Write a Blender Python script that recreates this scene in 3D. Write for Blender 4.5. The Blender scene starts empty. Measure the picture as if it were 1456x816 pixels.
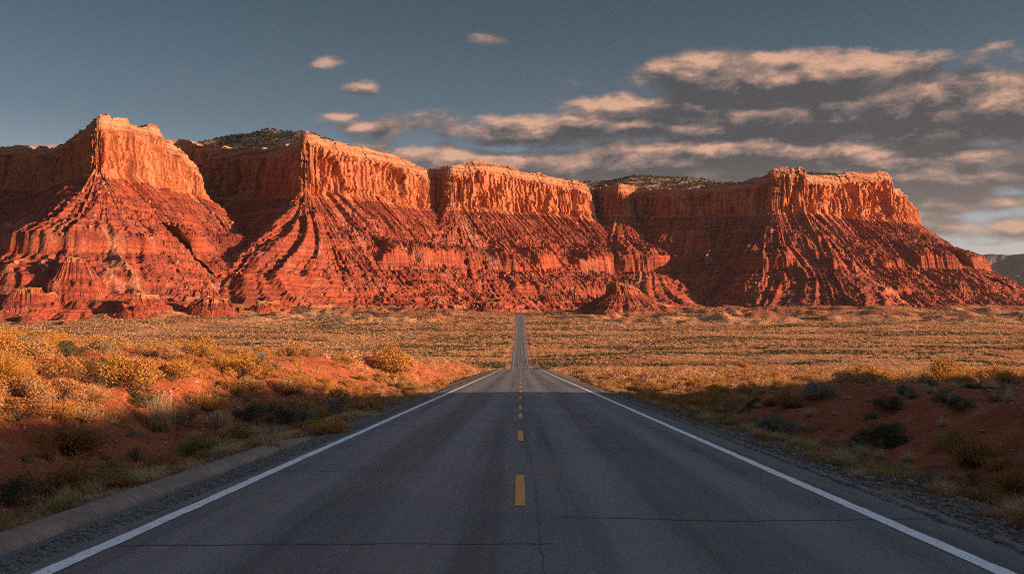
import bpy, math
import numpy as np
from mathutils import Vector, Matrix
R = math.radians
PI = math.pi
scn = bpy.context.scene
COL = scn.collection

# ------------------------------------------------------------------ camera
FPX = 1448.0            # focal length in pixels of a 1456 px wide frame
HZ = 440.0              # true horizon row
VX = 740.0              # column of the road's direction (+Y)
cam = bpy.data.cameras.new('camera'); camo = bpy.data.objects.new('camera', cam); COL.objects.link(camo)
cam.sensor_width = 36.0; cam.lens = 36.0 * FPX / 1456.0
cam.clip_start = 0.1; cam.clip_end = 40000
yaw = math.atan((VX - 728) / FPX); pitch = math.atan((HZ - 408) / FPX)
camo.location = (0, 0, 0)
camo.rotation_euler = (PI / 2 + pitch, 0, yaw)
scn.camera = camo

# ------------------------------------------------------------------ light
SUN_EL, SUN_AZ = 8.5, 104.0          # azimuth clockwise from +Y (the road's direction)
sd = Vector((math.sin(R(SUN_AZ)) * math.cos(R(SUN_EL)), math.cos(R(SUN_AZ)) * math.cos(R(SUN_EL)), math.sin(R(SUN_EL))))
sun = bpy.data.lights.new('sun', 'SUN'); suno = bpy.data.objects.new('sun', sun); COL.objects.link(suno)
sun.energy = 5.0; sun.angle = R(0.5); sun.color = (1.0, 0.60, 0.34)
suno.rotation_euler = (-sd).to_track_quat('-Z', 'Y').to_euler()
vs = scn.view_settings
vs.view_transform = 'Standard'; vs.look = 'None'; vs.exposure = 1.5; vs.gamma = 1.0; vs.use_curve_mapping = False
scn.cycles.max_bounces = 5; scn.cycles.diffuse_bounces = 3; scn.cycles.volume_bounces = 0
scn.cycles.transparent_max_bounces = 8
scn.cycles.sample_clamp_indirect = 1.2
scn.cycles.use_denoising = False
scn.cycles.pixel_filter_type = 'BLACKMAN_HARRIS'; scn.cycles.filter_width = 1.15

# ------------------------------------------------------------------ world: clear evening sky with low cloud banks
W = bpy.data.worlds.new('World'); scn.world = W; W.use_nodes = True
nt = W.node_tree; nt.nodes.clear()
class G:
    """small node-graph writer"""
    def __init__(s, tree): s.t = tree
    def n(s, typ, **kw):
        nd = s.t.nodes.new(typ)
        for k, v in kw.items(): setattr(nd, k, v)
        return nd
    def put(s, sock, v):
        if isinstance(v, bpy.types.NodeSocket): s.t.links.new(v, sock)
        elif v is not None: sock.default_value = v
    def m(s, op, a, b=None, c=None, clamp=False):
        nd = s.n('ShaderNodeMath', operation=op, use_clamp=clamp)
        for i, v in enumerate((a, b, c)):
            if v is not None: s.put(nd.inputs[i], v)
        return nd.outputs[0]
    def vm(s, op, a, b=None, out=0):
        nd = s.n('ShaderNodeVectorMath', operation=op); s.put(nd.inputs[0], a)
        if b is not None: s.put(nd.inputs[1], b)
        return nd.outputs[out]
    def noise(s, vec, scale, detail=4, rough=0.5, dist=0.0, dim='3D'):
        nd = s.n('ShaderNodeTexNoise', noise_dimensions=dim)
        s.put(nd.inputs['Vector'], vec)
        nd.inputs['Scale'].default_value = scale; nd.inputs['Detail'].default_value = detail
        nd.inputs['Roughness'].default_value = rough; nd.inputs['Distortion'].default_value = dist
        return nd.outputs['Fac']
    def mr(s, v, a, b, c=0.0, d=1.0, smooth=True):
        nd = s.n('ShaderNodeMapRange'); nd.interpolation_type = 'SMOOTHSTEP' if smooth else 'LINEAR'
        s.put(nd.inputs[0], v)
        for i, x in enumerate((a, b, c, d)): s.put(nd.inputs[i + 1], x)
        return nd.outputs[0]
    def mix(s, f, a, b, mode='MIX'):
        nd = s.n('ShaderNodeMix', data_type='RGBA', blend_type=mode)
        s.put(nd.inputs[0], f)
        for i, v in ((6, a), (7, b)):
            if isinstance(v, tuple) and len(v) == 3: v = v + (1.0,)
            s.put(nd.inputs[i], v)
        return nd.outputs[2]
    def comb(s, x, y, z=0.0):
        nd = s.n('ShaderNodeCombineXYZ')
        for i, v in enumerate((x, y, z)): s.put(nd.inputs[i], v)
        return nd.outputs[0]
    def sep(s, v):
        nd = s.n('ShaderNodeSeparateXYZ'); s.put(nd.inputs[0], v); return nd.outputs
    def attr(s, name):
        nd = s.n('ShaderNodeAttribute'); nd.attribute_name = name; return nd.outputs['Fac']

def px_dir(px, py):
    az = math.atan((px - VX) / FPX)
    return az, math.atan((HZ - py) / FPX * math.cos(az))
g = G(nt)
geo = g.n('ShaderNodeNewGeometry')
dx, dy, dz = g.sep(g.vm('SCALE', geo.outputs['Incoming'], None))
# direction looked along = -Incoming in the world shader; Texture Coordinate gives it directly
tc = g.n('ShaderNodeTexCoord'); dx, dy, dz = g.sep(g.vm('NORMALIZE', tc.outputs['Generated']))
AZ = g.m('ARCTAN2', dx, dy); EL = g.m('ARCSINE', dz)
sky = g.n('ShaderNodeTexSky'); sky.sky_type = 'NISHITA'; sky.sun_disc = False
sky.sun_elevation = R(SUN_EL); sky.sun_rotation = R(SUN_AZ)
sky.altitude = 1300; sky.air_density = 1.0; sky.dust_density = 1.6; sky.ozone_density = 2.2
hs = g.n('ShaderNodeHueSaturation'); hs.inputs['Saturation'].default_value = 0.62
nt.links.new(sky.outputs[0], hs.inputs['Color'])
bg = g.n('ShaderNodeBackground'); tint = g.mix(g.mr(EL, .03, .19), (1.16, .97, 1.02), g.mix(g.mr(EL, .12, .32), (.42, .455, .47), (.245, .315, .325)))
open_ = g.m('MAXIMUM', g.mr(EL, .38, .85), g.mr(dx, .62, .92))      # sky out of view, overhead and round the sun, brightened to add fill light
nt.links.new(g.mix(1.0, hs.outputs[0], g.mix(open_, tint, (1.30, 1.30, 1.32)), 'MULTIPLY'), bg.inputs[0]); bg.inputs[1].default_value = 0.055
# cloud banks: (px, py, half width, half height, weight) as directions in the sky
CL = [(1130,110,215,30,1.05),(1290,160,270,36,1.15),(955,152,105,17,.9),(1380,150,140,34,.9),(880,185,310,20,.85),
      (1000,234,520,25,1.15),(700,232,190,20,.7),(1300,250,270,32,1.1),(1400,215,130,22,.8),(1100,262,440,22,.9),
      (1430,325,190,20,.8),(1380,287,150,15,.75),(515,124,36,13,.52),(702,61,36,10,.43),(466,81,34,9,.42),(547,181,52,9,.62),
      (485,164,26,7,.50),(78,190,44,8,.44),(1820,200,330,60,1.0),(2100,190,240,40,.8),
      (-500,150,300,20,.6),(730,196,110,8,.6),(1240,355,160,10,.6)]
def cloud(off_az, off_el):
    a = g.m('ADD', AZ, off_az); e = g.m('ADD', EL, off_el)
    p = g.comb(a, g.m('MULTIPLY', e, 2.2), 0.0)
    w = g.noise(p, 5.0, 2, .5)
    big = g.noise(p, 6.4, 10, .58, .3)
    small = g.noise(g.vm('ADD', p, (3.1, 7.7, 1.3)), 26.0, 6, .62, .2)
    cov = None
    wob = g.m('MULTIPLY', g.m('SUBTRACT', w, .5), .055)
    for px, py, hw, hh, wt in CL:
        ca, ce = px_dir(px, py)
        u = g.m('MULTIPLY', g.m('SUBTRACT', a, ca), FPX / hw)
        v = g.m('MULTIPLY', g.m('SUBTRACT', g.m('ADD', e, wob), ce), FPX / hh)
        r2 = g.m('ADD', g.m('MULTIPLY', u, u), g.m('MULTIPLY', v, v))
        k = g.m('MULTIPLY', g.m('EXPONENT', g.m('MULTIPLY', r2, -.62)), wt * 1.08)
        cov = k if cov is None else g.m('SMOOTH_MAX', cov, k, .25)
    n = g.m('ADD', g.m('MULTIPLY', g.m('SUBTRACT', big, .5), 1.7), g.m('MULTIPLY', g.m('SUBTRACT', small, .5), .85))
    n = g.m('MULTIPLY', n, g.mr(cov, .02, .45, .12, 1.0))
    return g.m('ADD', cov, n), cov
d0, cov0 = cloud(0.0, 0.0)
d1, _ = cloud(0.004, 0.0095)          # towards the light: up and to the right
alpha = g.mr(d0, .27, .72)
patchy = g.noise(g.comb(AZ, g.m('MULTIPLY', EL, 2.2), 4.0), 16.0, 5, .6)
diff = g.m('SUBTRACT', d0, d1)
puff = g.noise(g.comb(g.m('ADD', AZ, 2.0), g.m('MULTIPLY', EL, 1.9), 2.0), 17.0, 9, .62, .5)
lit = g.m('ADD', g.m('MULTIPLY', g.mr(diff, -.22, .52), g.mr(patchy, .32, .58, .42, 1.0)), g.m('MULTIPLY', g.m('SUBTRACT', puff, .47), 1.35))
thick = g.mr(d0, .45, 1.15)
lit = g.m('SUBTRACT', lit, g.m('MULTIPLY', thick, .20))
cr_ = g.n('ShaderNodeValToRGB'); el_ = cr_.color_ramp.elements
for k_, (p_, c_) in enumerate(((-.1, (.125, .125, .142)), (.16, (.215, .192, .198)), (.46, (.50, .33, .28)), (.82, (1.08, .62, .43)))):
    if k_ > 1: el_.new(p_)
    el_[k_].position = p_; el_[k_].color = c_ + (1,)
nt.links.new(lit, cr_.inputs[0])
hor = g.mr(EL, .02, .17)
ccol = g.mix(hor, g.mix(.55, cr_.outputs[0], (.66, .50, .40)), cr_.outputs[0])
em = g.n('ShaderNodeBackground'); nt.links.new(ccol, em.inputs[0]); em.inputs[1].default_value = .225
mx = g.n('ShaderNodeMixShader'); nt.links.new(alpha, mx.inputs[0]); nt.links.new(bg.outputs[0], mx.inputs[1]); nt.links.new(em.outputs[0], mx.inputs[2])
wo = g.n('ShaderNodeOutputWorld'); nt.links.new(mx.outputs[0], wo.inputs[0])

# ------------------------------------------------------------------ numpy noise
rng = np.random.default_rng(7)
PERM = np.concatenate([rng.permutation(256)] * 3).astype(np.int64)
ANG = rng.random(256) * 2 * PI
G2 = np.stack([np.cos(ANG), np.sin(ANG)], 1)
G3 = rng.normal(size=(256, 3)); G3 /= np.linalg.norm(G3, axis=1)[:, None]
def n2(x, y, seed=0):
    x = np.asarray(x, float) + seed * 17.31; y = np.asarray(y, float) + seed * 5.77
    x, y = np.broadcast_arrays(x, y)
    xi = np.floor(x).astype(np.int64); yi = np.floor(y).astype(np.int64)
    xf = x - xi; yf = y - yi; xi &= 255; yi &= 255
    u = xf * xf * xf * (xf * (xf * 6 - 15) + 10); v = yf * yf * yf * (yf * (yf * 6 - 15) + 10)
    def gr(i, j, fx, fy):
        h = PERM[PERM[(xi + i) & 255] + ((yi + j) & 255)]
        return G2[h, 0] * fx + G2[h, 1] * fy
    a = gr(0, 0, xf, yf); b = gr(1, 0, xf - 1, yf); c = gr(0, 1, xf, yf - 1); d = gr(1, 1, xf - 1, yf - 1)
    return (a + (b - a) * u + (c - a) * v + (a - b - c + d) * u * v) * 1.5
def f2(x, y, oct=4, seed=0, gain=.5, lac=2.03):
    s = 0; a = 1.0; t = 0
    for i in range(oct):
        s = s + a * n2(x, y, seed + i * 3); t += a; a *= gain; x = np.asarray(x) * lac; y = np.asarray(y) * lac
    return s / t
def rid(x, y, oct=3, seed=0, gain=.5):
    s = 0; a = 1.0; t = 0
    for i in range(oct):
        s = s + a * (1 - np.abs(n2(x, y, seed + i * 3)) * 2.0); t += a; a *= gain; x = np.asarray(x) * 2.1; y = np.asarray(y) * 2.1
    return s / t
def ss(a, b, x):
    t = np.clip((x - a) / (b - a), 0, 1); return t * t * (3 - 2 * t)

# ------------------------------------------------------------------ mesh helpers
def link(o): COL.objects.link(o); return o
def mesh(name, v, f, mat=None, attrs=None, smooth=False, parent=None, mi=None):
    """v (n,3); f = array (m,3|4) or list of such arrays"""
    me = bpy.data.meshes.new(name)
    fs = f if isinstance(f, list) else [f]
    fs = [np.asarray(q, np.int32) for q in fs if len(q)]
    idx = np.concatenate([q.ravel() for q in fs])
    tot = np.concatenate([np.full(len(q), q.shape[1], np.int32) for q in fs])
    st = np.concatenate([[0], np.cumsum(tot)[:-1]]).astype(np.int32)
    me.vertices.add(len(v)); me.vertices.foreach_set('co', np.asarray(v, np.float32).ravel())
    me.loops.add(len(idx)); me.loops.foreach_set('vertex_index', idx)
    me.polygons.add(len(tot)); me.polygons.foreach_set('loop_start', st); me.polygons.foreach_set('loop_total', tot)
    me.polygons.foreach_set('use_smooth', np.full(len(tot), smooth))
    for k, a in (attrs or {}).items():
        at = me.attributes.new(k, 'FLOAT', 'POINT'); at.data.foreach_set('value', np.asarray(a, np.float32).ravel())
    me.update(calc_edges=True)
    if mat: me.materials.append(mat)
    o = bpy.data.objects.new(name, me); link(o)
    if parent: o.parent = parent
    return o
def grid_faces(nu, nv, closed=False):
    """vertices laid out [u][v]"""
    iu = np.arange(nu if closed else nu - 1); iv = np.arange(nv - 1)
    a, b = np.meshgrid(iu, iv, indexing='ij'); a = a.ravel(); b = b.ravel(); a2 = (a + 1) % nu
    return np.stack([a * nv + b, a2 * nv + b, a2 * nv + b + 1, a * nv + b + 1], 1)
def kind(o, k='structure'): o['kind'] = k; return o
def tag(o, label, cat, group=None):
    o['label'] = label; o['category'] = cat
    if group: o['group'] = group
    return o

# ------------------------------------------------------------------ materials
def newmat(name):
    m = bpy.data.materials.new(name); m.use_nodes = True; m.node_tree.nodes.clear()
    q = G(m.node_tree)
    b = q.n('ShaderNodeBsdfPrincipled'); o = q.n('ShaderNodeOutputMaterial')
    m.node_tree.links.new(b.outputs[0], o.inputs[0])
    b.inputs['Specular IOR Level'].default_value = .25
    return m, q, b, o
def bump(q, b, h, strength, dist):
    n = q.n('ShaderNodeBump'); n.inputs['Strength'].default_value = strength; n.inputs['Distance'].default_value = dist
    q.put(n.inputs['Height'], h); q.t.links.new(n.outputs[0], b.inputs['Normal'])

def rock_mat(name, far=1.0):
    m, q, b, o = newmat(name)
    P = q.n('ShaderNodeNewGeometry').outputs['Position']; x, y, z = q.sep(P)
    st = q.attr('stage'); sp = q.attr('sp')
    # beds: thin level layers, gently wavy
    wz = q.m('ADD', z, q.m('MULTIPLY', q.noise(P, .006, 3), 26))
    beds = q.noise(q.comb(q.m('MULTIPLY', sp, .004), 0.0, q.m('MULTIPLY', wz, .16)), 1.0, 5, .62)
    fine = q.noise(q.comb(q.m('MULTIPLY', sp, .012), 0.0, q.m('MULTIPLY', wz, .62)), 1.0, 3, .6)
    streak = q.noise(q.comb(q.m('MULTIPLY', sp, .17), 0.0, q.m('MULTIPLY', z, .012)), 1.0, 5, .62)
    blot = q.noise(P, .02, 5, .6); grain = q.noise(P, .35, 5, .68)
    cliff = q.mix(q.mr(blot, .3, .7), (.48, .135, .058), (.60, .225, .105))
    cliff = q.mix(q.mr(streak, .50, .63, 0, .80), cliff, (.20, .052, .030))
    cliff = q.mix(q.mr(streak, .42, .28, 0, .45), cliff, (.66, .36, .20))
    cliff = q.mix(q.mr(beds, .55, .66, 0, .35), cliff, (.28, .095, .06))
    capc = q.mix(q.mr(beds, .46, .60), (.47, .255, .15), (.29, .10, .06))
    capc = q.mix(q.mr(fine, .5, .66, 0, .7), capc, (.24, .10, .065))
    # talus: red mud and shale with level beds, pale boulder streams running down the slope
    tal = q.mix(q.mr(beds, .44, .58), (.37, .078, .036), (.21, .044, .029))
    tal = q.mix(q.mr(q.noise(P, .011, 4, .6), .50, .62, 0, .55), tal, (.21, .050, .036))
    tal = q.mix(q.mr(q.noise(q.vm('ADD', P, (210., 33., 9.)), .016, 5, .65), .56, .66, 0, .5), tal, (.44, .17, .11))
    tal = q.mix(q.mr(fine, .52, .64, 0, .55), tal, (.17, .05, .035))
    run = q.noise(q.comb(q.m('MULTIPLY', sp, .05), q.m('MULTIPLY', y, .004), q.m('MULTIPLY', z, .012)), 1.0, 6, .68, .6)
    pale = q.m('MULTIPLY', q.mr(run, .54, .68, 0, .75), q.mr(blot, .38, .6, .15, 1.0))
    tal = q.mix(pale, tal, q.mix(q.mr(grain, .4, .6), (.44, .165, .092), (.52, .33, .23)))
    spk = q.n('ShaderNodeTexVoronoi'); spk.inputs['Scale'].default_value = .14; q.put(spk.inputs['Vector'], P)
    c1 = q.mix(q.mr(st, .95, 1.1), q.mix(q.mr(st, .25, .6), capc, cliff), tal)
    c1 = q.mix(q.mr(grain, .3, .7, 0, 1), q.mix(1.0, c1, (.62, .58, .56), 'MULTIPLY'), c1)
    q.put(b.inputs['Base Color'], c1); b.inputs['Roughness'].default_value = .95
    h = q.m('ADD', q.m('MULTIPLY', grain, 1.6), q.m('ADD', q.m('MULTIPLY', fine, .9), q.m('MULTIPLY', q.m('MULTIPLY', streak, 1.6), q.mr(st, 1.1, .9))))
    h = q.m('ADD', h, q.m('MULTIPLY', q.noise(P, .9, 3, .7), .7))
    bump(q, b, h, .9, 1.6)
    return m
M_ROCK = rock_mat('sandstone')

def ground_mat():
    m, q, b, o = newmat('desert_soil')
    P = q.n('ShaderNodeNewGeometry').outputs['Position']; x, y, z = q.sep(P)
    ax = q.m('ABSOLUTE', x)
    big = q.noise(P, .05, 4, .6); med = q.noise(P, .7, 5, .62); fine = q.noise(P, 9.0, 6, .72)
    soil = q.mix(q.mr(med, .35, .65), (.36, .085, .030), (.47, .135, .050))
    soil = q.mix(q.mr(fine, .35, .72, 0, .7), soil, (.24, .058, .026))
    # dry litter and pale crust in patches
    lit = q.noise(q.vm('ADD', P, (31., 7., 3.)), 1.6, 6, .7)
    soil = q.mix(q.mr(lit, .56, .72, 0, .6), soil, (.46, .27, .14))
    # verge beside the road: grey-brown gravelly dirt
    verge = q.mix(q.mr(fine, .35, .65), (.13, .088, .066), (.25, .165, .115))
    verge = q.mix(q.mr(lit, .52, .70, 0, .8), verge, (.33, .235, .15))
    wob = q.m('ADD', ax, q.m('MULTIPLY', q.m('SUBTRACT', med, .5), 2.4))
    c = q.mix(q.mr(wob, 5.1, 7.0), verge, soil)
    # far plain: straw-coloured steppe with red patches
    steppe = q.mix(q.mr(q.noise(q.comb(q.m('MULTIPLY', x, .008), q.m('MULTIPLY', y, .03), 0.0), 1.0, 5, .65), .46, .58), (.45, .245, .125), (.27, .085, .038))
    steppe = q.mix(q.mr(q.m('ADD', y, q.m('MULTIPLY', big, 260.)), 1130., 1330.), steppe, (.31, .085, .038))
    steppe = q.mix(q.mr(q.noise(P, .25, 5, .7), .5, .66, 0, .6), steppe, (.17, .10, .06))
    c = q.mix(q.mr(y, 120., 320.), c, steppe)
    q.put(b.inputs['Base Color'], c); b.inputs['Roughness'].default_value = .95
    peb = q.n('ShaderNodeTexVoronoi'); peb.inputs['Scale'].default_value = 22.0; q.put(peb.inputs['Vector'], P)
    h = q.m('ADD', q.m('MULTIPLY', fine, 1.0), q.m('MULTIPLY', q.m('SUBTRACT', 1.0, peb.outputs['Distance']), .35))
    h = q.m('ADD', h, q.m('MULTIPLY', med, 2.0))
    bump(q, b, h, 1.0, .11)
    return m
M_GROUND = ground_mat()

def asphalt_mat():
    m, q, b, o = newmat('asphalt')
    P = q.n('ShaderNodeNewGeometry').outputs['Position']; x, y, z = q.sep(P)
    agg = q.noise(P, 40.0, 5, .85); agg2 = q.noise(P, 28.0, 4, .7); patch = q.noise(P, .35, 5, .6)
    long = q.noise(q.comb(q.m('MULTIPLY', x, 2.2), q.m('MULTIPLY', y, .035), 0.0), 1.0, 5, .6)
    c = q.mix(q.mr(agg, .36, .66), (.018, .022, .025), (.240, .262, .268))
    c = q.mix(q.mr(agg2, .35, .65, 0, .35), c, (.130, .138, .139))
    c = q.mix(q.mr(patch, .35, .7, 0, .45), c, (.092, .097, .104))
    c = q.mix(q.mr(long, .44, .62, 0, .8), c, (.055, .061, .063))
    # wheel paths polished a little paler, oil strip in mid lane darker
    axx = q.m('ABSOLUTE', x)
    w1 = q.m('ABSOLUTE', q.m('SUBTRACT', axx, 1.0)); w2 = q.m('ABSOLUTE', q.m('SUBTRACT', axx, 2.7))
    wp = q.mr(q.m('MINIMUM', w1, w2), .5, .1, 0, .5)
    c = q.mix(wp, c, (.20, .20, .20))
    oil = q.mr(q.m('ADD', q.m('ABSOLUTE', q.m('SUBTRACT', axx, 1.85)), q.m('MULTIPLY', q.m('SUBTRACT', long, .5), .6)), .45, .1, 0, .35)
    c = q.mix(oil, c, (.048, .053, .055))
    # fine cracks
    vo = q.n('ShaderNodeTexVoronoi', feature='DISTANCE_TO_EDGE'); vo.inputs['Scale'].default_value = .55
    q.put(vo.inputs['Vector'], q.vm('ADD', P, q.vm('SCALE', q.n('ShaderNodeTexNoise').outputs['Color'], None)))
    ck = q.m('MULTIPLY', q.mr(vo.outputs['Distance'], .010, .003), q.mr(q.noise(P, .22, 3), .5, .6))
    c = q.mix(q.m('MULTIPLY', ck, .25), c, (.03, .03, .03))
    q.put(b.inputs['Base Color'], c)
    q.put(b.inputs['Roughness'], q.mr(patch, .3, .7, .56, .70)); b.inputs['Specular IOR Level'].default_value = .55
    bump(q, b, q.m('ADD', agg, q.m('MULTIPLY', agg2, 1.4)), .7, .008)
    return m
M_ROAD = asphalt_mat()

def simple(name, c1, c2, scale=6, detail=5, rough=.9, bumpd=0.0, wear=None, bscale=None):
    m, q, b, o = newmat(name)
    P = q.n('ShaderNodeNewGeometry').outputs['Position']
    c = q.mix(q.mr(q.noise(P, scale, detail, .65), .35, .65), c1, c2)
    if wear:
        c = q.mix(q.mr(q.noise(P, 13., 7, .78), .57, .61, 0, .85), c, wear)
        c = q.mix(q.mr(q.noise(P, 3., 4, .7), .55, .8, 0, .35), c, wear)
    q.put(b.inputs['Base Color'], c); b.inputs['Roughness'].default_value = rough
    if bumpd: bump(q, b, q.noise(P, bscale or scale * 6, 5, .7), .8, bumpd)
    return m
M_WHITE = simple('white_road_paint', (.84, .86, .87), (.74, .76, .78), 5, rough=.7, bumpd=.004, wear=(.22, .22, .23), bscale=70)
M_YELLOW = simple('yellow_road_paint', (.80, .40, .10), (.68, .32, .08), 5, rough=.7, bumpd=.004, wear=(.16, .10, .06), bscale=70)
M_KERB = simple('kerb_asphalt', (.20, .15, .125), (.28, .21, .17), 4, rough=.95, bumpd=.012, bscale=60)
M_TAR = simple('tar', (.06, .06, .063), (.09, .09, .092), 9, rough=.6)
M_GRAVEL = simple('gravel_stone', (.09, .085, .085), (.24, .21, .19), 13, rough=.95, bumpd=.01)
M_STONE = simple('pale_stone', (.36, .26, .20), (.22, .13, .09), 6, rough=.95, bumpd=.02)

def leaf_mat(name, cols, trans=.22, base=None):
    """cols: ramp over the per-blade 'tint'; base darkened wood colour at the stem's foot through attribute 'up'"""
    m, q, b, o = newmat(name)
    t = q.attr('tint')
    oi = q.n('ShaderNodeObjectInfo').outputs['Random']
    r = q.n('ShaderNodeValToRGB'); cr = r.color_ramp
    while len(cr.elements) < len(cols): cr.elements.new(.5)
    for i, c in enumerate(cols):
        cr.elements[i].position = i / (len(cols) - 1); cr.elements[i].color = c + (1,)
    q.put(r.inputs[0], t)
    c = r.outputs[0]
    c = q.mix(q.mr(oi, 0., 1., 0., .45, smooth=False), c, q.mix(1.0, c, (.72, .80, .85), 'MULTIPLY'))
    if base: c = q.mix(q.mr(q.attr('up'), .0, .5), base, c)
    q.put(b.inputs['Base Color'], c); b.inputs['Roughness'].default_value = .8
    tr = q.n('ShaderNodeBsdfTranslucent'); q.put(tr.inputs[0], c)
    mx = q.n('ShaderNodeMixShader'); mx.inputs[0].default_value = trans
    q.t.links.new(b.outputs[0], mx.inputs[1]); q.t.links.new(tr.outputs[0], mx.inputs[2]); q.t.links.new(mx.outputs[0], o.inputs[0])
    return m
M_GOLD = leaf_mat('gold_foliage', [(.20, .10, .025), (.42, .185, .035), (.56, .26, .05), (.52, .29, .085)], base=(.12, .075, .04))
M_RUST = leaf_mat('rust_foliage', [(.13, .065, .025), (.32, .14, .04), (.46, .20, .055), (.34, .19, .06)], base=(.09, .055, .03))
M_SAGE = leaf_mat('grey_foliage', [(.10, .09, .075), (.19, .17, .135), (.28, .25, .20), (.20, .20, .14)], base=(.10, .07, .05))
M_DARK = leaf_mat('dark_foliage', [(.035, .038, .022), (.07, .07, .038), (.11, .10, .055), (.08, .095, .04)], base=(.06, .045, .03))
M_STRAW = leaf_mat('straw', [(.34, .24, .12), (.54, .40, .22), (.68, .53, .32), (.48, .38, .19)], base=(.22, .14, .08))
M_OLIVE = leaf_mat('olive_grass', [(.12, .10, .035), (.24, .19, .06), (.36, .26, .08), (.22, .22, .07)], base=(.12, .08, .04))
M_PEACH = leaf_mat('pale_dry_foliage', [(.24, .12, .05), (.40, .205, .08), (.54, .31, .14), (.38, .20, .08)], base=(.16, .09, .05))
M_WOOD = simple('twig_bark', (.11, .075, .05), (.19, .135, .095), 12)
M_SCRUB = leaf_mat('scrub_foliage', [(.18, .09, .035), (.35, .18, .075), (.52, .275, .125), (.60, .37, .20)], trans=.35)
M_JUNI = leaf_mat('mesa_scrub', [(.028, .032, .022), (.05, .052, .032), (.075, .068, .045)], trans=.05)

# ------------------------------------------------------------------ terrain
RY = np.array([-400, -60, 0, 60, 120, 160, 208, 250, 300, 380, 456, 560, 640, 690, 740, 800, 900, 1000, 1090, 1160, 1250, 1500, 2500, 9000.])
RZ = np.array([18, 1.44, -1.58, -4.60, -7.63, -9.60, -12.15, -15.2, -19.5, -25.4, -27.3, -26.6, -26.2, -26.3, -26.8, -24.9, -20.2, -13.6, -7.7, -5.2, -4.6, -4, -6, -20.])
def pchip(X, Y):
    h = np.diff(X); d = np.diff(Y) / h; m = np.zeros(len(X)); m[0] = d[0]; m[-1] = d[-1]
    for i in range(1, len(X) - 1):
        if d[i - 1] * d[i] > 0:
            w1 = 2 * h[i] + h[i - 1]; w2 = h[i] + 2 * h[i - 1]; m[i] = (w1 + w2) / (w1 / d[i - 1] + w2 / d[i])
    def f(x):
        x = np.clip(x, X[0], X[-1]); i = np.clip(np.searchsorted(X, x) - 1, 0, len(X) - 2)
        t = (x - X[i]) / h[i]
        return (2*t**3-3*t*t+1)*Y[i] + (t**3-2*t*t+t)*h[i]*m[i] + (-2*t**3+3*t*t)*Y[i+1] + (t**3-t*t)*h[i]*m[i+1]
    return f
zr = pchip(RY, RZ)
LEFT_EDGE = 4.28; RIGHT_EDGE = 4.42
def ground_h(x, y):
    x = np.asarray(x, float); y = np.asarray(y, float)
    a = np.abs(x); L = x < 0
    z = zr(y)
    edge = np.where(L, LEFT_EDGE, RIGHT_EDGE)
    near = 1 - ss(150, 420, y)
    # verge falls from the pavement to a shallow ditch
    d = a - edge
    off = -0.07 + np.where(d > 0, .02, 0) - .04 * np.clip(d, 0, 1.2) - .30 * ss(.8, 2.2, d) * near
    # left bank
    wig = f2(x * .05, y * .05, 3, 3) * 3.0
    wig2 = f2(x * .22, y * .22, 3, 9) * .9
    hl = 2.0 + 1.1 * f2(y * .03 + 3.3, x * .01, 3, 5) + .25 * ss(10, 60, a)
    hl = hl * (1 - .25 * ss(60, 200, y))
    bankL = hl * ss(1.9, 8.6, d + wig + wig2)
    # right bank: a dug red mound near the camera, then open ground
    hR = .62 * (1 - ss(33, 46, y + 2.2 * wig2)) + (.40 + .25 * f2(y * .04, x * .04, 3, 12))
    bankR = hR * ss(1.9, 7.4, d + wig * .5 + wig2) + .12 * rid(x * .5, y * 1.1, 3, 47) * ss(2, 4, d)
    # outside the picture on the right: the high cutting that shades the road
    rx = np.exp(-((x - 54) / 13.0) ** 2) * np.where(x > 54, 1, 1)
    ridge = (8.6 + .9 * f2(x * .06, y * .06, 3, 14)) * np.maximum(rx, ss(54, 60, x) * (1 - ss(80, 140, x))) * (1 - ss(28, 49, y + 9 * n2(x * .10, y * .03, 15))) * (1 - ss(-160, -260, y) * 0)
    nearmask = 1 - ss(190, 330, y)
    z = z + off + np.where(L, bankL, bankR) * nearmask + ridge
    # roughness
    rough = ss(.3, 5, d)
    z = z + rough * (f2(x * .35, y * .35, 4, 21) * .22 + f2(x * 1.7, y * 1.7, 4, 22) * .17) * (1 - ss(60, 400, y) * .4)
    z = z + rough * near * rid(x * .9 + f2(x*.5,y*.5,2,44)*2, y * .35, 3, 25) * .10
    # plain
    fp = ss(260, 520, y)
    z = z + fp * ss(6, 70, d) * (f2(x * .006, y * .010, 4, 31) * 3.4 + f2(x * .02, y * .05, 4, 32) * 1.9)
    z = z + fp * ss(60, 420, a) * 2.0 + ss(750, 1000, y) * ss(120, 380, -x) * 4.5
    # low red knolls at the foot of the mesa
    kn = ss(900, 1060, y) * (1 - ss(1500, 1900, y)) * ss(14, 90, d)
    z = z + kn * np.clip(rid(x * .009, y * .016, 4, 36) - .45, 0, 1) * 17
    z = z - ss(30, 400, -y) * 6 * 0
    return z
def geo_axis(lo, hi, r, first):
    p = [0.0]; s = first
    while p[-1] < hi: p.append(p[-1] + s); s = max(first, p[-1] * r)
    q = [0.0]; s = first
    while q[-1] < -lo: q.append(q[-1] + s); s = max(first, q[-1] * r)
    return np.array(sorted(set([-v for v in q] + p)))
XS = geo_axis(-7000, 7000, .0125, .075)
YS = geo_axis(-300, 9000, .0085, .10)
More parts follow.
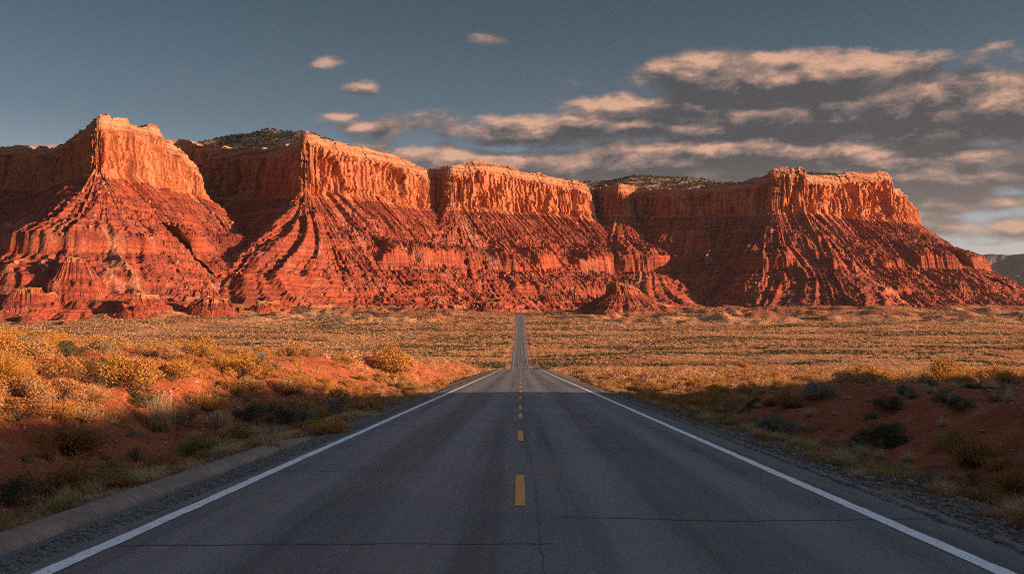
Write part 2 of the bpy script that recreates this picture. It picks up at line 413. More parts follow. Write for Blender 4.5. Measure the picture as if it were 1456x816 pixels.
# finer through the middle of the picture, keep the crest crisp
GX, GY = np.meshgrid(XS, YS, indexing='ij')
GZ = ground_h(GX, GY)
kind(mesh('ground', np.stack([GX, GY, GZ], 2).reshape(-1, 3), grid_faces(len(XS), len(YS)), M_GROUND, smooth=True))
gi = lambda v, ax: np.clip(np.searchsorted(ax, v) - 1, 0, len(ax) - 2)
def gz(x, y):
    """height of the ground sheet as built"""
    x = np.asarray(x, float); y = np.asarray(y, float)
    i = gi(x, XS); j = gi(y, YS); tx = (x - XS[i]) / (XS[i+1] - XS[i]); ty = (y - YS[j]) / (YS[j+1] - YS[j])
    return GZ[i, j]*(1-tx)*(1-ty) + GZ[i+1, j]*tx*(1-ty) + GZ[i, j+1]*(1-tx)*ty + GZ[i+1, j+1]*tx*ty

# ------------------------------------------------------------------ road
road_y = YS[(YS > -40) & (YS < 1240)]
def strip(y, xl, xr, dz, nx=2, crown=0.0):
    t = np.linspace(0, 1, nx)[None, :]
    X = xl[:, None] * (1 - t) + xr[:, None] * t; Y = np.repeat(y[:, None], nx, 1)
    Z = zr(Y) + dz - crown * np.abs(X)
    return np.stack([X, Y, Z], 2).reshape(-1, 3), grid_faces(len(y), nx)[:, ::-1]
eL = LEFT_EDGE + .05 * f2(road_y * .8, 0 * road_y, 4, 51) * (1 - ss(60, 200, road_y)); eR = RIGHT_EDGE + .09 * f2(road_y * .9, 0 * road_y + 5, 5, 53) * (1 - ss(60, 200, road_y))
v, f = strip(road_y, -eL, eR, 0.0, 15, .006)
# small drop at both edges so that the slab has thickness
nx = 15; V = v.reshape(len(road_y), nx, 3)
le = V[:, :1].copy(); le[:, :, 2] -= .12; le[:, :, 0] -= .02; re_ = V[:, -1:].copy(); re_[:, :, 2] -= .12; re_[:, :, 0] += .02
V = np.concatenate([le, V, re_], 1)
road = kind(mesh('road', V.reshape(-1, 3), grid_faces(len(road_y), nx + 2)[:, ::-1], M_ROAD, smooth=False))
def paint(name, y0, y1, xc, w, mat, seed, dz=.005, wob=.012):
    step = .12 if y1 < 80 else .8
    y = np.arange(y0, y1 + 1e-6, step) if y1 < 200 else road_y[(road_y >= y0) & (road_y <= y1)]
    if len(y) < 2: y = np.array([y0, y1])
    fade = 1 - ss(40, 120, y)
    c = xc + .015 * f2(y * .15, 0 * y, 2, seed) * fade
    l = c - w / 2 + wob * f2(y * 2.3, 0 * y + 3, 3, seed + 1) * fade; r = c + w / 2 + wob * f2(y * 2.3, 0 * y + 9, 3, seed + 2) * fade
    X = np.stack([l, r], 1); Y = np.repeat(y[:, None], 2, 1); Z = zr(Y) - .006 * np.abs(X) + dz * (1 + ss(60, 400, Y) * 6)
    return mesh(name, np.stack([X, Y, Z], 2).reshape(-1, 3), grid_faces(len(y), 2)[:, ::-1], mat, parent=road)
paint('edge_line', -35, 1235, -3.60, .155, M_WHITE, 61, wob=.02)
paint('edge_line', -35, 1235, 3.66, .155, M_WHITE, 65, wob=.02)
dash = [(-24,-21),(-15,-12),(-6,-3),(3.2,5.0),(11.16,14.2),(20.2,23.1),(28.2,31.0),(33.3,36.6),(42.4,45.6),(51.5,54.6),(60.5,63.6)]
dash += [(70 + 9.1 * k, 73.1 + 9.1 * k) for k in range(50)]
dash = [q for q in dash if q[0] > 5.5 or q[1] < 0]
for k, (a_, b_) in enumerate(dash):
    n_ = max(2, int((b_ - a_) / .12)); paint('centre_dash', a_, b_, .0, .118, M_YELLOW, 70 + k % 9, dz=.005, wob=.012)
# sealed cracks: wobbly ribbons of tar
def ribbon(pts, w, seed):
    pts = np.array(pts, float); seg = np.linalg.norm(np.diff(pts, axis=0), axis=1); L = np.concatenate([[0], np.cumsum(seg)])
    s = np.arange(0, L[-1], .07); X = np.interp(s, L, pts[:, 0]); Y = np.interp(s, L, pts[:, 1])
    d = pts[-1] - pts[0]; d /= np.linalg.norm(d); nrm = np.array([-d[1], d[0]])
    off = .10 * f2(s * .9, 0 * s, 5, seed, .6) + .015 * f2(s * 6, 0 * s, 2, seed + 1)
    ww = w * .75 * (.45 + .9 * np.clip(.5 + f2(s * 1.3, 0 * s, 3, seed + 4), 0, 1))
    a = np.stack([X, Y], 1) + nrm * (off - ww / 2)[:, None]; b = np.stack([X, Y], 1) + nrm * (off + ww / 2)[:, None]
    P = np.stack([a, b], 1); Z = zr(P[:, :, 1]) - .006 * np.abs(P[:, :, 0]) + .003
    fc = grid_faces(len(s), 2)
    if d[1] > abs(d[0]): fc = fc[:, ::1]
    return mesh('tar_seam', np.concatenate([P, Z[:, :, None]], 2).reshape(-1, 3), fc, M_TAR, parent=road)
ribbon([(.16, 7.6), (.19, 11), (.17, 15), (.12, 20), (.15, 27), (.11, 36), (.16, 48)], .011, 80)
ribbon([(.10, 20), (.06, 30), (.08, 45), (.05, 70)], .03, 83)
ribbon([(-3.5, 8.85), (.3, 8.9)], .05, 84); ribbon([(.4, 10.4), (2.2, 10.2), (4.2, 10.5)], .055, 86)
ribbon([(-3.6, 20.2), (-.2, 19.9)], .03, 88); ribbon([(.5, 18.6), (4.2, 18.3)], .05, 90)
ribbon([(-3.8, 14.9), (-1.2, 14.7)], .022, 91); ribbon([(-3.6, 27.6), (.2, 27.5)], .045, 92)
ribbon([(.3, 24.2), (4.2, 24.5)], .03, 94); ribbon([(-3.8, 50), (4.2, 50.4)], .16, 96); ribbon([(-3.8, 37), (3.8, 37.4)], .05, 97)
# kerb along the left edge: low rounded berm of old asphalt
ky = np.arange(-10, 24.5, .09); prof = np.array([(-.19, -.16), (-.175, .05), (-.15, .085), (-.10, .098), (.03, .088), (.13, .060), (.165, .030), (.18, -.10)])
taper = 1 - ss(18.5, 24, ky)
KX = (-(LEFT_EDGE + .17) - 0.004 * ky)[:, None] + prof[None, :, 0] * (1 + .08 * f2(ky * 1.2, 0 * ky, 3, 101)[:, None]) + .015 * f2(ky * .35, 0 * ky, 2, 102)[:, None]
KZ = zr(ky)[:, None] - .03 + prof[None, :, 1] * (.35 + .65 * taper[:, None]) + .006 * f2(ky[:, None] * 2.5, prof[None, :, 0] * 9, 3, 103) - .12 * (1 - taper[:, None])
KY = np.repeat(ky[:, None], len(prof), 1)
kerb = mesh('kerb', np.stack([KX, KY, KZ], 2).reshape(-1, 3), grid_faces(len(ky), len(prof))[:, ::-1], M_KERB, smooth=True); kind(kerb)

# ------------------------------------------------------------------ mesas
def at(px, depth, py=None):
    x = (px - VX) / FPX * depth
    return (x, depth) if py is None else (x, depth, (HZ - py) / FPX * depth)
def resample_rim(C, du, closed, smooth_len, corner):
    C = np.array(C, float); n = len(C)
    P = []
    rngi = range(n if closed else n - 1)
    for i in rngi:
        p1 = C[i]; p2 = C[(i + 1) % n]; p0 = C[(i - 1) % n] if (closed or i > 0) else 2 * p1 - p2
        p3 = C[(i + 2) % n] if (closed or i < n - 2) else 2 * p2 - p1
        m = max(2, int(np.linalg.norm(p2[:2] - p1[:2]) / 1.0)); t = np.linspace(0, 1, m, endpoint=False)[:, None]
        T = .5; P.append((2*t**3-3*t*t+1)*p1 + (t**3-2*t*t+t)*T*(p2-p0) + (-2*t**3+3*t*t)*p2 + (t**3-t*t)*T*(p3-p1))
    P = np.concatenate(P)
    k = int(smooth_len); ker = np.exp(-np.linspace(-2, 2, 2 * k + 1) ** 2); ker /= ker.sum()
    def sm(A):
        Q = np.concatenate([A[-k:], A, A[:k]]) if closed else np.concatenate([A[:1] + (A[:1] - A[1:k+1][::-1]), A, A[-1:] + (A[-1:] - A[-k-1:-1][::-1])])
        return np.stack([np.convolve(Q[:, j], ker, 'valid') for j in range(A.shape[1])], 1)
    P = sm(P)
    d = (np.roll(P, -1, 0) - np.roll(P, 1, 0)) if closed else np.gradient(P, axis=0)
    th = np.unwrap(np.arctan2(d[:, 1], d[:, 0])); th = sm(th[:, None])[:, 0] if not closed else th
    seg = np.linalg.norm(np.diff(P[:, :2], axis=0), axis=1); dth = np.abs(np.diff(th))
    S = np.concatenate([[0], np.cumsum(seg + corner * dth)])
    s = np.arange(0, S[-1], du)
    Q = np.stack([np.interp(s, S, P[:, j]) for j in range(P.shape[1])], 1); t2 = np.interp(s, S, th)
    N = np.stack([np.sin(t2), -np.cos(t2)], 1)
    return s, Q, N
def loft(name, C, du=1.5, closed=False, smooth_len=9, corner=95, run=330, foot=-34, cap=15, ncap=26, ncliff=80, ntal=230, amp=1.0, seed=0, expo=1.4, ledge=1.0, mitre=False):
    """C rows: x, y, z of the rim top, z of the cliff foot. Returns rim for the plateau."""
    s, Q, N = resample_rim(C, du, closed, smooth_len, corner)
    th_ = np.unwrap(np.arctan2(N[:, 1], N[:, 0])); kap = np.gradient(th_, s)[:, None]; rho = (np.hypot(*np.gradient(Q[:, :2], s, axis=0).T))[:, None]
    sp0 = np.clip(rho + 3 * np.abs(kap), .12, 1.0)
    wn = lambda X_, Y_, Z_, L_, sd__: n2(X_ / L_ + Z_ / (1.7 * L_), Y_ / L_ - Z_ / (2.1 * L_), sd__)
    zt, zb = Q[:, 2], Q[:, 3]
    S = s[:, None]
    skyn = 3.2 * f2(s / 55, 0 * s, 4, seed + 1) + 2.5 * np.round(1.6 * n2(s / 34, 0 * s, seed + 2)) + 1.0 * n2(s / 7, 0 * s, seed + 3)
    zt = zt + skyn * amp
    zb = zb + 3.5 * f2(s / 40, 0 * s, 3, seed + 4) * amp
    capn = cap * (1 + .35 * f2(s / 60, 0 * s, 3, seed + 5))
    cols_z = []; cols_o = []; stage = []
    # inner bench
    t = np.linspace(1, 0, 8)[None, :-1]
    ker_ = np.ones(41) / 41; cf = np.convolve(np.pad(np.clip(1.2 - 130 * np.abs(kap[:, 0]), .08, 1), 20, mode='edge'), ker_, 'valid')[:, None]
    cols_z.append(zt[:, None] + 1.2 * n2(S / 6, t * 3, seed + 6) * amp - 2.5 * t); cols_o.append(-cap * .55 * cf - 20 * t * min(1, cap / 8) * cf); stage.append(np.zeros((1, 7)))
    # stepped cap
    w = np.linspace(0, 1, ncap)[None, :]
    nst = 4.0; ph = w * nst + .5 * n2(S / 45, w * 2, seed + 7); stair = (np.floor(ph) + ss(.72, 1.0, ph - np.floor(ph))) / nst
    stair = np.clip(stair, -.1, 1.2)
    cols_z.append(zt[:, None] - capn[:, None] * w); cols_o.append(-cap * .55 * cf * (1 - stair) + amp * cf * (2.2 * n2(S / 9, w * 4, seed + 8) + 4 * f2(S / 30, w, 2, seed + 9))); stage.append(.05 + .35 * w)
    # sheer cliff
    w = np.linspace(0, 1, ncliff)[None, 1:]
    zc = (zt - capn)[:, None]; zz = zc * (1 - w) + zb[:, None] * w
    hgt = (zt - zb)[:, None]
    fl = 10.0 * sp0 * (rid(S / 46 + .3 * n2(S / 20, zz / 40, seed + 10), zz / 150, 2, seed + 11) - .55)
    colm = rid(S / 19, zz / 260, 3, seed + 12); colm2 = rid(S / 7.5, zz / 150, 2, seed + 15)
    Xc = Q[:, :1] + 0 * zz; Yc = Q[:, 1:2] + 0 * zz
    fl = fl + 3.2 * wn(Xc, Yc, zz * .12, 22, seed + 61) + 1.6 * wn(Xc, Yc, zz * .12, 8, seed + 62)
    fl = fl + sp0 * (11.0 * (colm - .5) + 4.2 * (colm2 - .5)) + .8 * n2(S / 2.8, zz / 34, seed + 13)
    fl = .45 * fl + .55 * 4.0 * np.round(fl / 4.0 + .30 * n2(S / 12, zz / 70, seed + 18))
    alc = -15 * sp0 * ss(.18, .45, n2(S / 42, zz / 75, seed + 14)) * ss(0, .15, w) * (1 - ss(.82, 1, w))
    bedl = 1.9 * n2(S / 120, zz / 5.0, seed + 16) + 1.6 * np.sign(n2(S / 70, zz / 14, seed + 17)) * .5
    cols_z.append(zz); cols_o.append(amp * (fl * ss(-.02, .10, w) + alc + bedl) + 6 * w ** 1.5 * amp + 5 * amp * ss(.9, 1, w)); stage.append(.45 + .5 * w + 0 * zz)
    # talus
    expo = expo - .18 * ss(480, 720, Q[:, :1]) * mitre; run = run * (1 + .03 * ss(520, 740, Q[:, :1]) * mitre)
    t = (np.linspace(0, 1, ntal) ** 1.06)[None, 1:]
    zz = zb[:, None] - (zb[:, None] - foot) * (1 - (1 - t) ** expo)
    T = 0 * S + t
    wobt = .030 * n2(S / 130, t * 2, seed + 20)
    for (tp, A, msk, sd_) in ((.38, 21, -.06, 21), (.58, 10, .10, 24), (.17, 6, .12, 27), (.78, 8, .02, 29), (.90, 6, -.1, 41)):
        mk = ss(msk, msk + .28, f2(S / 95, t * 1.5, 3, seed + sd_) + .10) * ledge
        q = T + wobt + .012 * rid(S / 13, t * 2, 2, seed + sd_ + 1) + .004 * n2(S / 4, t * 5, seed + sd_ + 2)
        zz = zz + A * amp * mk * ss(tp - .20, tp - .01, q) * (1 - ss(tp, tp + .018, q))
    warp = S + 14 * n2(S / 60, t * 3, seed + 30)
    gul = rid(warp / 19, t * .7, 3, seed + 31, .55); gul2 = rid(warp / 8.5, t * 1.4, 3, seed + 34, .6)
    ga = ss(0, .18, t) * (1 - .55 * ss(.75, 1, t))
    Xt = Q[:, :1] + N[:, :1] * run * t; Yt = Q[:, 1:2] + N[:, 1:2] * run * t
    spr = np.clip(rho + run * t * np.maximum(kap, -.004), .05, 1.15)
    zz = zz + amp * ga * (9.0 * np.minimum(spr, .85) * (gul - .62) + 4.6 * spr * (gul2 - .6)) + amp * ga * (9 * f2(Xt / 60, Yt / 60, 5, seed + 63) + 3.0 * (rid(Xt / 17, Yt / 17, 3, seed + 64) - .6)) + amp * (2.2 * f2(S / 9, t * 38, 3, seed + 37)) + amp * .7 * np.abs(n2(S / 2.5, t * 130, seed + 38))
    stepz = 7.5; fr = zz / stepz + .5 * n2(S / 120, t, seed + 39); fr = fr - np.floor(fr)
    zz = zz + amp * 3.2 * (ss(.50, .86, fr) - fr) * ss(-.25, .15, f2(S / 70, t * 6, 3, seed + 42))
    fr = zz / 2.6 + .4 * n2(S / 50, t, seed + 43); fr = fr - np.floor(fr); zz = zz + amp * 1.5 * (ss(.45, .9, fr) - fr)
    run = run * (1 + .16 * f2(S / 150, 0 * S, 3, seed + 44))
    base_off = cols_o[-1][:, -1:]
    cols_z.append(zz); cols_o.append(base_off * (1 - ss(0, .35, T)) + 11 * amp * ss(0, .35, T) + run * t); stage.append(1.1 + .9 * T)
    if mitre:
        run_ = run
        hot = np.abs(kap[:, 0]) > .0035; hot &= kap[:, 0] > 0; fac = np.ones(len(s)); i = 0
        while i < len(s):
            if hot[i]:
                j = i
                while j + 1 < len(s) and hot[j + 1]: j += 1
                dl = np.minimum(th_[i:j+1] - th_[i], th_[j] - th_[i:j+1]); fac[i:j+1] = np.minimum(1 / np.cos(np.clip(dl, 0, 1.1)), 1.34); i = j
            i += 1
        fac = np.convolve(np.pad(fac, 3, mode='edge'), np.ones(7) / 7, 'valid')[:, None]
        lf = 1 - .14 * ss(-300, -450, Q[:, :1])
        cols_o[-1] = cols_o[-1] * (1 + (fac * lf - 1) * ss(0, .25, T))
    Z = np.concatenate([c + 0 * S for c in cols_z], 1); O = np.concatenate([c + 0 * S for c in cols_o], 1); ST = np.concatenate([c + 0 * S for c in stage], 1)
    X = Q[:, :1] + N[:, :1] * O; Y = Q[:, 1:2] + N[:, 1:2] * O
    nv = Z.shape[1]
    o = mesh(name, np.stack([X, Y, Z], 2).reshape(-1, 3), grid_faces(len(s), nv, closed)[:, ::-1], M_ROCK,
             {'sp': (S + 0 * Z).ravel(), 'stage': ST.ravel()})
    return o, s, Q, N, zt, (X, Y, Z, ST)
RIM = [(-420,1850,203,262),(-200,1740,204,264),(0,1640,206,268),(58,1570,207,272),(80,1500,200,268),(104,1380,182,260),(130,1262,166,252),
       (160,1296,163,255),(182,1322,165,259),(190,1332,175,260),
       (230,1390,177,270),(235,1398,194,272),(256,1434,205,277),(264,1450,220,280),(281,1478,236,285),(284,1535,240,285),
       (262,1625,216,284),(243,1750,198,286),(290,1705,205,286),(360,1605,208,284),(412,1528,203,282),(432,1500,188,281),(470,1530,196,283),
       (520,1590,207,288),(590,1690,230,298),(618,1742,240,300),(643,1722,235,300),(700,1775,230,303),(760,1852,244,306),
       (812,1920,255,311),(835,1955,262,314),(846,2040,268,313),(860,2005,262,309),(882,1980,260,308),(900,2025,264,309),(924,2015,268,309),(965,1960,268,309),
       (1030,1938,262,309),(1080,1898,254,307),(1100,1882,240,306),(1140,1884,238,306),(1152,1890,248,307),(1200,1938,247,312),(1262,2005,245,316),(1272,2022,266,317),(1284,2045,270,318),
       (1291,2090,276,320),(1300,2240,290,322),(1296,2500,290,330),(1260,3000,300,340)]
C = [at(p, d, t) + ((HZ - b) / FPX * d,) for p, d, t, b in RIM]
mesa, ms, mQ, mN, mzt, mg = loft('mesa', C, du=1.5, mitre=True)
kind(mesa); mesa['label'] = 'long red sandstone mesa with sheer cliffs above gullied talus slopes behind the plain'
# plateau behind the rim
poly = np.concatenate([mQ[::6, :2], [[2600, 4200], [-1500, 4200]]])
def inside(x, y, P):
    r = np.zeros(x.shape, bool); j = len(P) - 1
    for i in range(len(P)):
        c = ((P[i, 1] > y) != (P[j, 1] > y)); dyv = P[j, 1] - P[i, 1]
        if dyv != 0: r ^= c & (x < (P[j, 0] - P[i, 0]) * (y - P[i, 1]) / dyv + P[i, 0])
        j = i
    return r
px_ = np.arange(-1150, 1250, 6.0); py_ = np.arange(1230, 2500, 6.0)
AX, AY = np.meshgrid(px_, py_, indexing='ij')
ins = inside(AX, AY, poly)
rq = mQ[::5]; rzt = mzt[::5]
dd = np.full(AX.shape, 1e9); zi = np.zeros(AX.shape)
for k in range(len(rq)):
    d_ = np.hypot(AX - rq[k, 0], AY - rq[k, 1]); c_ = d_ < dd; dd[c_] = d_[c_]; zi[c_] = rzt[k]
# smooth the height picked from the nearest rim point
for _ in range(12):
    zi = .2 * (zi + np.roll(zi, 1, 0) + np.roll(zi, -1, 0) + np.roll(zi, 1, 1) + np.roll(zi, -1, 1))
hump = 44 * np.exp(-(((AX + 400) / 190) ** 2 + ((AY - 1760) / 230) ** 2)) + 52 * np.exp(-(((AX - 300) / 300) ** 2 + ((AY - 2260) / 190) ** 2)) + 10 * np.exp(-(((AX - 560) / 220) ** 2 + ((AY - 2000) / 120) ** 2))
PZ = zi - 4 + np.clip((dd - 20) / 90, 0, 1) * (hump + 4 * f2(AX / 90, AY / 90, 4, 201)) + 1.6 * f2(AX / 18, AY / 18, 3, 202) + 2.2 * np.clip((dd-25)/60,0,1) * np.round(2 * f2(AX / 70, AY / 70, 2, 203))
keep = ins & (dd > 14)
idx = -np.ones(AX.shape, int); idx[keep] = np.arange(keep.sum())
q4 = np.stack([idx[:-1, :-1], idx[1:, :-1], idx[1:, 1:], idx[:-1, 1:]], 2).reshape(-1, 4); q4 = q4[(q4 >= 0).all(1)]
m2, q2, b2, o2 = newmat('mesa_top_ground')
P2 = q2.n('ShaderNodeNewGeometry').outputs['Position']
cc = q2.mix(q2.mr(q2.noise(P2, .03, 5, .65), .4, .6), (.15, .085, .05), (.24, .15, .10))
cc = q2.mix(q2.mr(q2.noise(P2, .09, 5, .7), .60, .67, 0, .6), cc, (.50, .50, .52))   # thin snow left in hollows
q2.put(b2.inputs['Base Color'], cc); b2.inputs['Roughness'].default_value = .95; bump(q2, b2, q2.noise(P2, .3, 5, .7), .8, 1.0)
kind(mesh('mesa_plateau', np.stack([AX[keep], AY[keep], PZ[keep]], 1), q4, m2))
# small butte in front, standing on the plain
bz = lambda d, py: (HZ - py) / FPX * d
BR = [(98,1168,bz(1160,405)),(104,1156,bz(1160,401)),(118,1154,bz(1160,402)),(130,1158,bz(1160,407)),(140,1166,bz(1160,414)),(152,1176,bz(1160,424)),
      (160,1186,bz(1160,430)),(150,1190,bz(1160,424)),(128,1184,bz(1160,412)),(108,1180,bz(1160,405))]
def small_loft(name, ring, k, **kw):
    """a small hill: lofted at k times its size so that the relief is in proportion, then reduced"""
    A = np.array(ring, float); c = A[:, :2].mean(0); A[:, :2] = (A[:, :2] - c) * k; A[:, 2:] *= k
    o, *_ = loft(name, A, closed=True, **kw); me = o.data; n = len(me.vertices); co = np.empty(n * 3, np.float32); me.vertices.foreach_get('co', co)
    co = co.reshape(-1, 3) / k; co[:, 0] += c[0]; co[:, 1] += c[1]; me.vertices.foreach_set('co', co.ravel()); me.update(); return kind(o)
butte = small_loft('butte', [(x_, y_, z_, min(17, z_ - 4)) for x_, y_, z_ in BR], 4.5, du=3.2, smooth_len=8, corner=110, run=330, foot=-70, cap=14, ncap=14, ncliff=34, ntal=110, amp=.8, seed=300, expo=1.25, ledge=.7)
butte['label'] = 'small red butte with a crown of rock columns on the plain right of the far road'
# low red foothills in front of the left mesa
for (px0, d0_, pyt, ln, wd, sd_, rn) in ((104, 1035, 366, 20, 8, 320, 200), (36, 985, 410, 26, 9, 330, 130), (66, 1000, 415, 14, 8, 335, 90), (205, 1010, 418, 26, 10, 340, 120), (300, 1040, 424, 34, 10, 350, 110), (380, 1075, 427, 30, 9, 360, 110), (640, 1290, 433, 40, 10, 370, 110), (700, 1330, 430, 26, 10, 375, 100), (985, 1330, 437, 40, 9, 380, 110), (455, 1130, 432, 30, 9, 385, 100), (935, 1200, 432, 46, 9, 390, 80), (985, 1215, 438, 60, 9, 395, 70)):
    x0_, y0_, zt_ = at(px0, d0_, pyt); th0 = .5 + .4 * math.sin(sd_)
    ring = []
    for a_ in np.linspace(0, 2 * PI, 10, endpoint=False):
        u_, w_ = ln * math.cos(a_) * .5, wd * math.sin(a_) * .5; ring.append((x0_ + u_ * math.cos(th0) - w_ * math.sin(th0), y0_ + u_ * math.sin(th0) + w_ * math.cos(th0), zt_ + 1.2 * math.sin(a_ * 2 + sd_), zt_ - 5))
    small_loft('rock_outcrop', ring, 3.0, du=4.5, smooth_len=8, corner=100, run=rn * .75, foot=-52, cap=5, ncap=8, ncliff=16, ntal=60, amp=.85, seed=sd_, expo=1.25)
bc = np.array([[x_, y_, z_ - .8] for x_, y_, z_ in BR]); bc = np.concatenate([bc, [bc.mean(0)]]); nb = len(BR)
kind(mesh('butte_top', bc, np.array([[i, (i + 1) % nb, nb] for i in range(nb)]), m2))
# far grey ridge at the right edge
rx_ = np.linspace(0, 1, 420)[:, None]; rv = np.linspace(0, 1, 120)[None, :]
bx0 = 2050 + 3900 * rx_; by0 = 7900 - 2300 * rx_
hh = (430 + 40 * f2(rx_ * 6, 0 * rx_, 4, 401)) * ss(-.05, .22, rx_) 
RXX = bx0 - (1 - rv) * 900 * 1.0 + 0 * rv; RYY = by0 - (1 - rv) * 1500
RZZ = -30 + hh * rv ** 1.1 + 60 * (rid(rx_ * 26, rv * 1.1, 4, 402) - .6) * ss(0, .3, rv) * (1 - .75 * ss(.8, 1, rv))
back = np.stack([RXX[:, -1] + 500, RYY[:, -1] + 900, RZZ[:, -1] * 0 - 30], 1)[:, None, :]
VV = np.concatenate([np.stack([RXX, RYY, RZZ], 2), back], 1)
M_FAR = simple('distant_hill_hazed', (.042, .043, .048), (.075, .065, .058), .004, 6, .95, 12.0, bscale=.02)  # dark scrub tone with the blue-grey of haze put into the colour
kind(mesh('distant_hills', VV.reshape(-1, 3), grid_faces(420, 121)[:, ::-1], M_FAR))

# ------------------------------------------------------------------ vegetation builders (meshes shared by the copies)
def norm(a): return a / np.maximum(np.linalg.norm(a, axis=-1, keepdims=True), 1e-9)
def blades(base, d, L, W, bend, tint, rg, nseg=3):
    """curved tapering blades; returns verts, [tris, quads], tint, up"""
    n = len(base); side = norm(np.cross(d, rg.normal(size=(n, 3)))); out = d.copy(); out[:, 2] = 0
    rows = []; ups = []
    for k in range(nseg):
        t = k / nseg
        c = base + d * (L * t)[:, None] + (out * .6 + np.array([0, 0, -1.0]) * .5) * (bend * L * t * t)[:, None]
        w = W * (1 - .75 * t)
        rows += [c - side * (w / 2)[:, None], c + side * (w / 2)[:, None]]; ups += [np.full(n, t)] * 2
    rows.append(base + d * L[:, None] + (out * .6 + np.array([0, 0, -1.0]) * .5) * (bend * L)[:, None]); ups.append(np.ones(n))
    m = 2 * nseg + 1; Vt = np.stack(rows, 1).reshape(-1, 3); b0 = np.arange(n) * m
    quads = np.concatenate([np.stack([b0 + 2*k, b0 + 2*k + 1, b0 + 2*k + 3, b0 + 2*k + 2], 1) for k in range(nseg - 1)])
    tris = np.stack([b0 + m - 3, b0 + m - 2, b0 + m - 1], 1)
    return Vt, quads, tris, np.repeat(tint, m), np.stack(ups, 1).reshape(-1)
def leaves(c, size, tint, rg, up=None):
    n = len(c); a = norm(rg.normal(size=(n, 3))); b = norm(np.cross(a, rg.normal(size=(n, 3))))
    s = size[:, None] if np.ndim(size) else size
    Vt = np.stack([c - a * s, c + b * s * .45, c + a * s, c - b * s * .45], 1).reshape(-1, 3); i = np.arange(n) * 4
    return Vt, np.stack([i, i + 1, i + 2, i + 3], 1), np.repeat(tint, 4), np.repeat(np.ones(n) if up is None else up, 4)
def tubes(P0, P1, r0, r1):
    d = norm(P1 - P0); a = norm(np.cross(d, np.tile([.3, .5, .81], (len(d), 1)))); b = np.cross(d, a); rows = []
    for P, r in ((P0, r0), (P1, r1)):
        for k in range(3):
            t = 2 * PI * k / 3; rows.append(P + (a * math.cos(t) + b * math.sin(t)) * np.reshape(r, (-1, 1)))
    Vt = np.stack(rows, 1).reshape(-1, 3); i = np.arange(len(d)) * 6
    F = np.concatenate([np.stack([i + k, i + (k + 1) % 3, i + 3 + (k + 1) % 3, i + 3 + k], 1) for k in range(3)]); return Vt, F
def hemis(rg, n, lo=.15, hi=1.0):
    th = rg.random(n) * 2 * PI; cz = lo + (hi - lo) * rg.random(n); s = np.sqrt(1 - cz * cz)
    return np.stack([np.cos(th) * s, np.sin(th) * s, cz], 1)
PROTO = {}
def meshonly(name, v, f, mat, attrs, smooth=False):
    o = mesh(name, v, f, mat, attrs, smooth); me = o.data; bpy.data.objects.remove(o); return me
def broom(seed, n=1000, tip=2):
    """rounded bush of fine upright stems (unit height about 1, radius about .8)"""
    rg = np.random.default_rng(seed)
    nl = 9; lob = norm(hemis(rg, nl, .35, 1.0)); lobL = .78 + .3 * rg.random(nl)
    k = rg.integers(0, nl, n); d = norm(lob[k] + rg.normal(size=(n, 3)) * .26); d[:, 2] = np.abs(d[:, 2]) + .12; d = norm(d)
    L = lobL[k] * (.55 + .5 * rg.random(n)); base = rg.normal(size=(n, 3)) * np.array([.13, .13, 0]) + d * np.array([.12, .12, 0]); base[:, 2] = -.03
    ti = np.clip(.5 + .38 * rg.normal(size=n), 0, 1)
    v, q, t, tn, up = blades(base, d, L, .013 + .012 * rg.random(n), rg.random(n) * .16, ti, rg)
    tipc = np.repeat(base + d * L[:, None], tip, 0) - np.repeat(d * L[:, None], tip, 0) * (rg.random(n * tip) * .30)[:, None] + rg.normal(size=(n * tip, 3)) * .018
    lv, lf, lt, lu = leaves(tipc, .014 + .016 * rg.random(n * tip), np.clip(np.repeat(ti, tip) + .15, 0, 1), rg)
    ns = 16; ds = norm(hemis(rg, ns, .5, 1)); sv, sf = tubes(np.tile([0, 0, -.05], (ns, 1)) + ds * [.1, .1, 0], ds * .5, np.full(ns, .02), np.full(ns, .007))
    return (np.concatenate([v, lv]), [q, t, lf + len(v)], np.concatenate([tn, lt]), np.concatenate([up, lu])), (sv, sf)
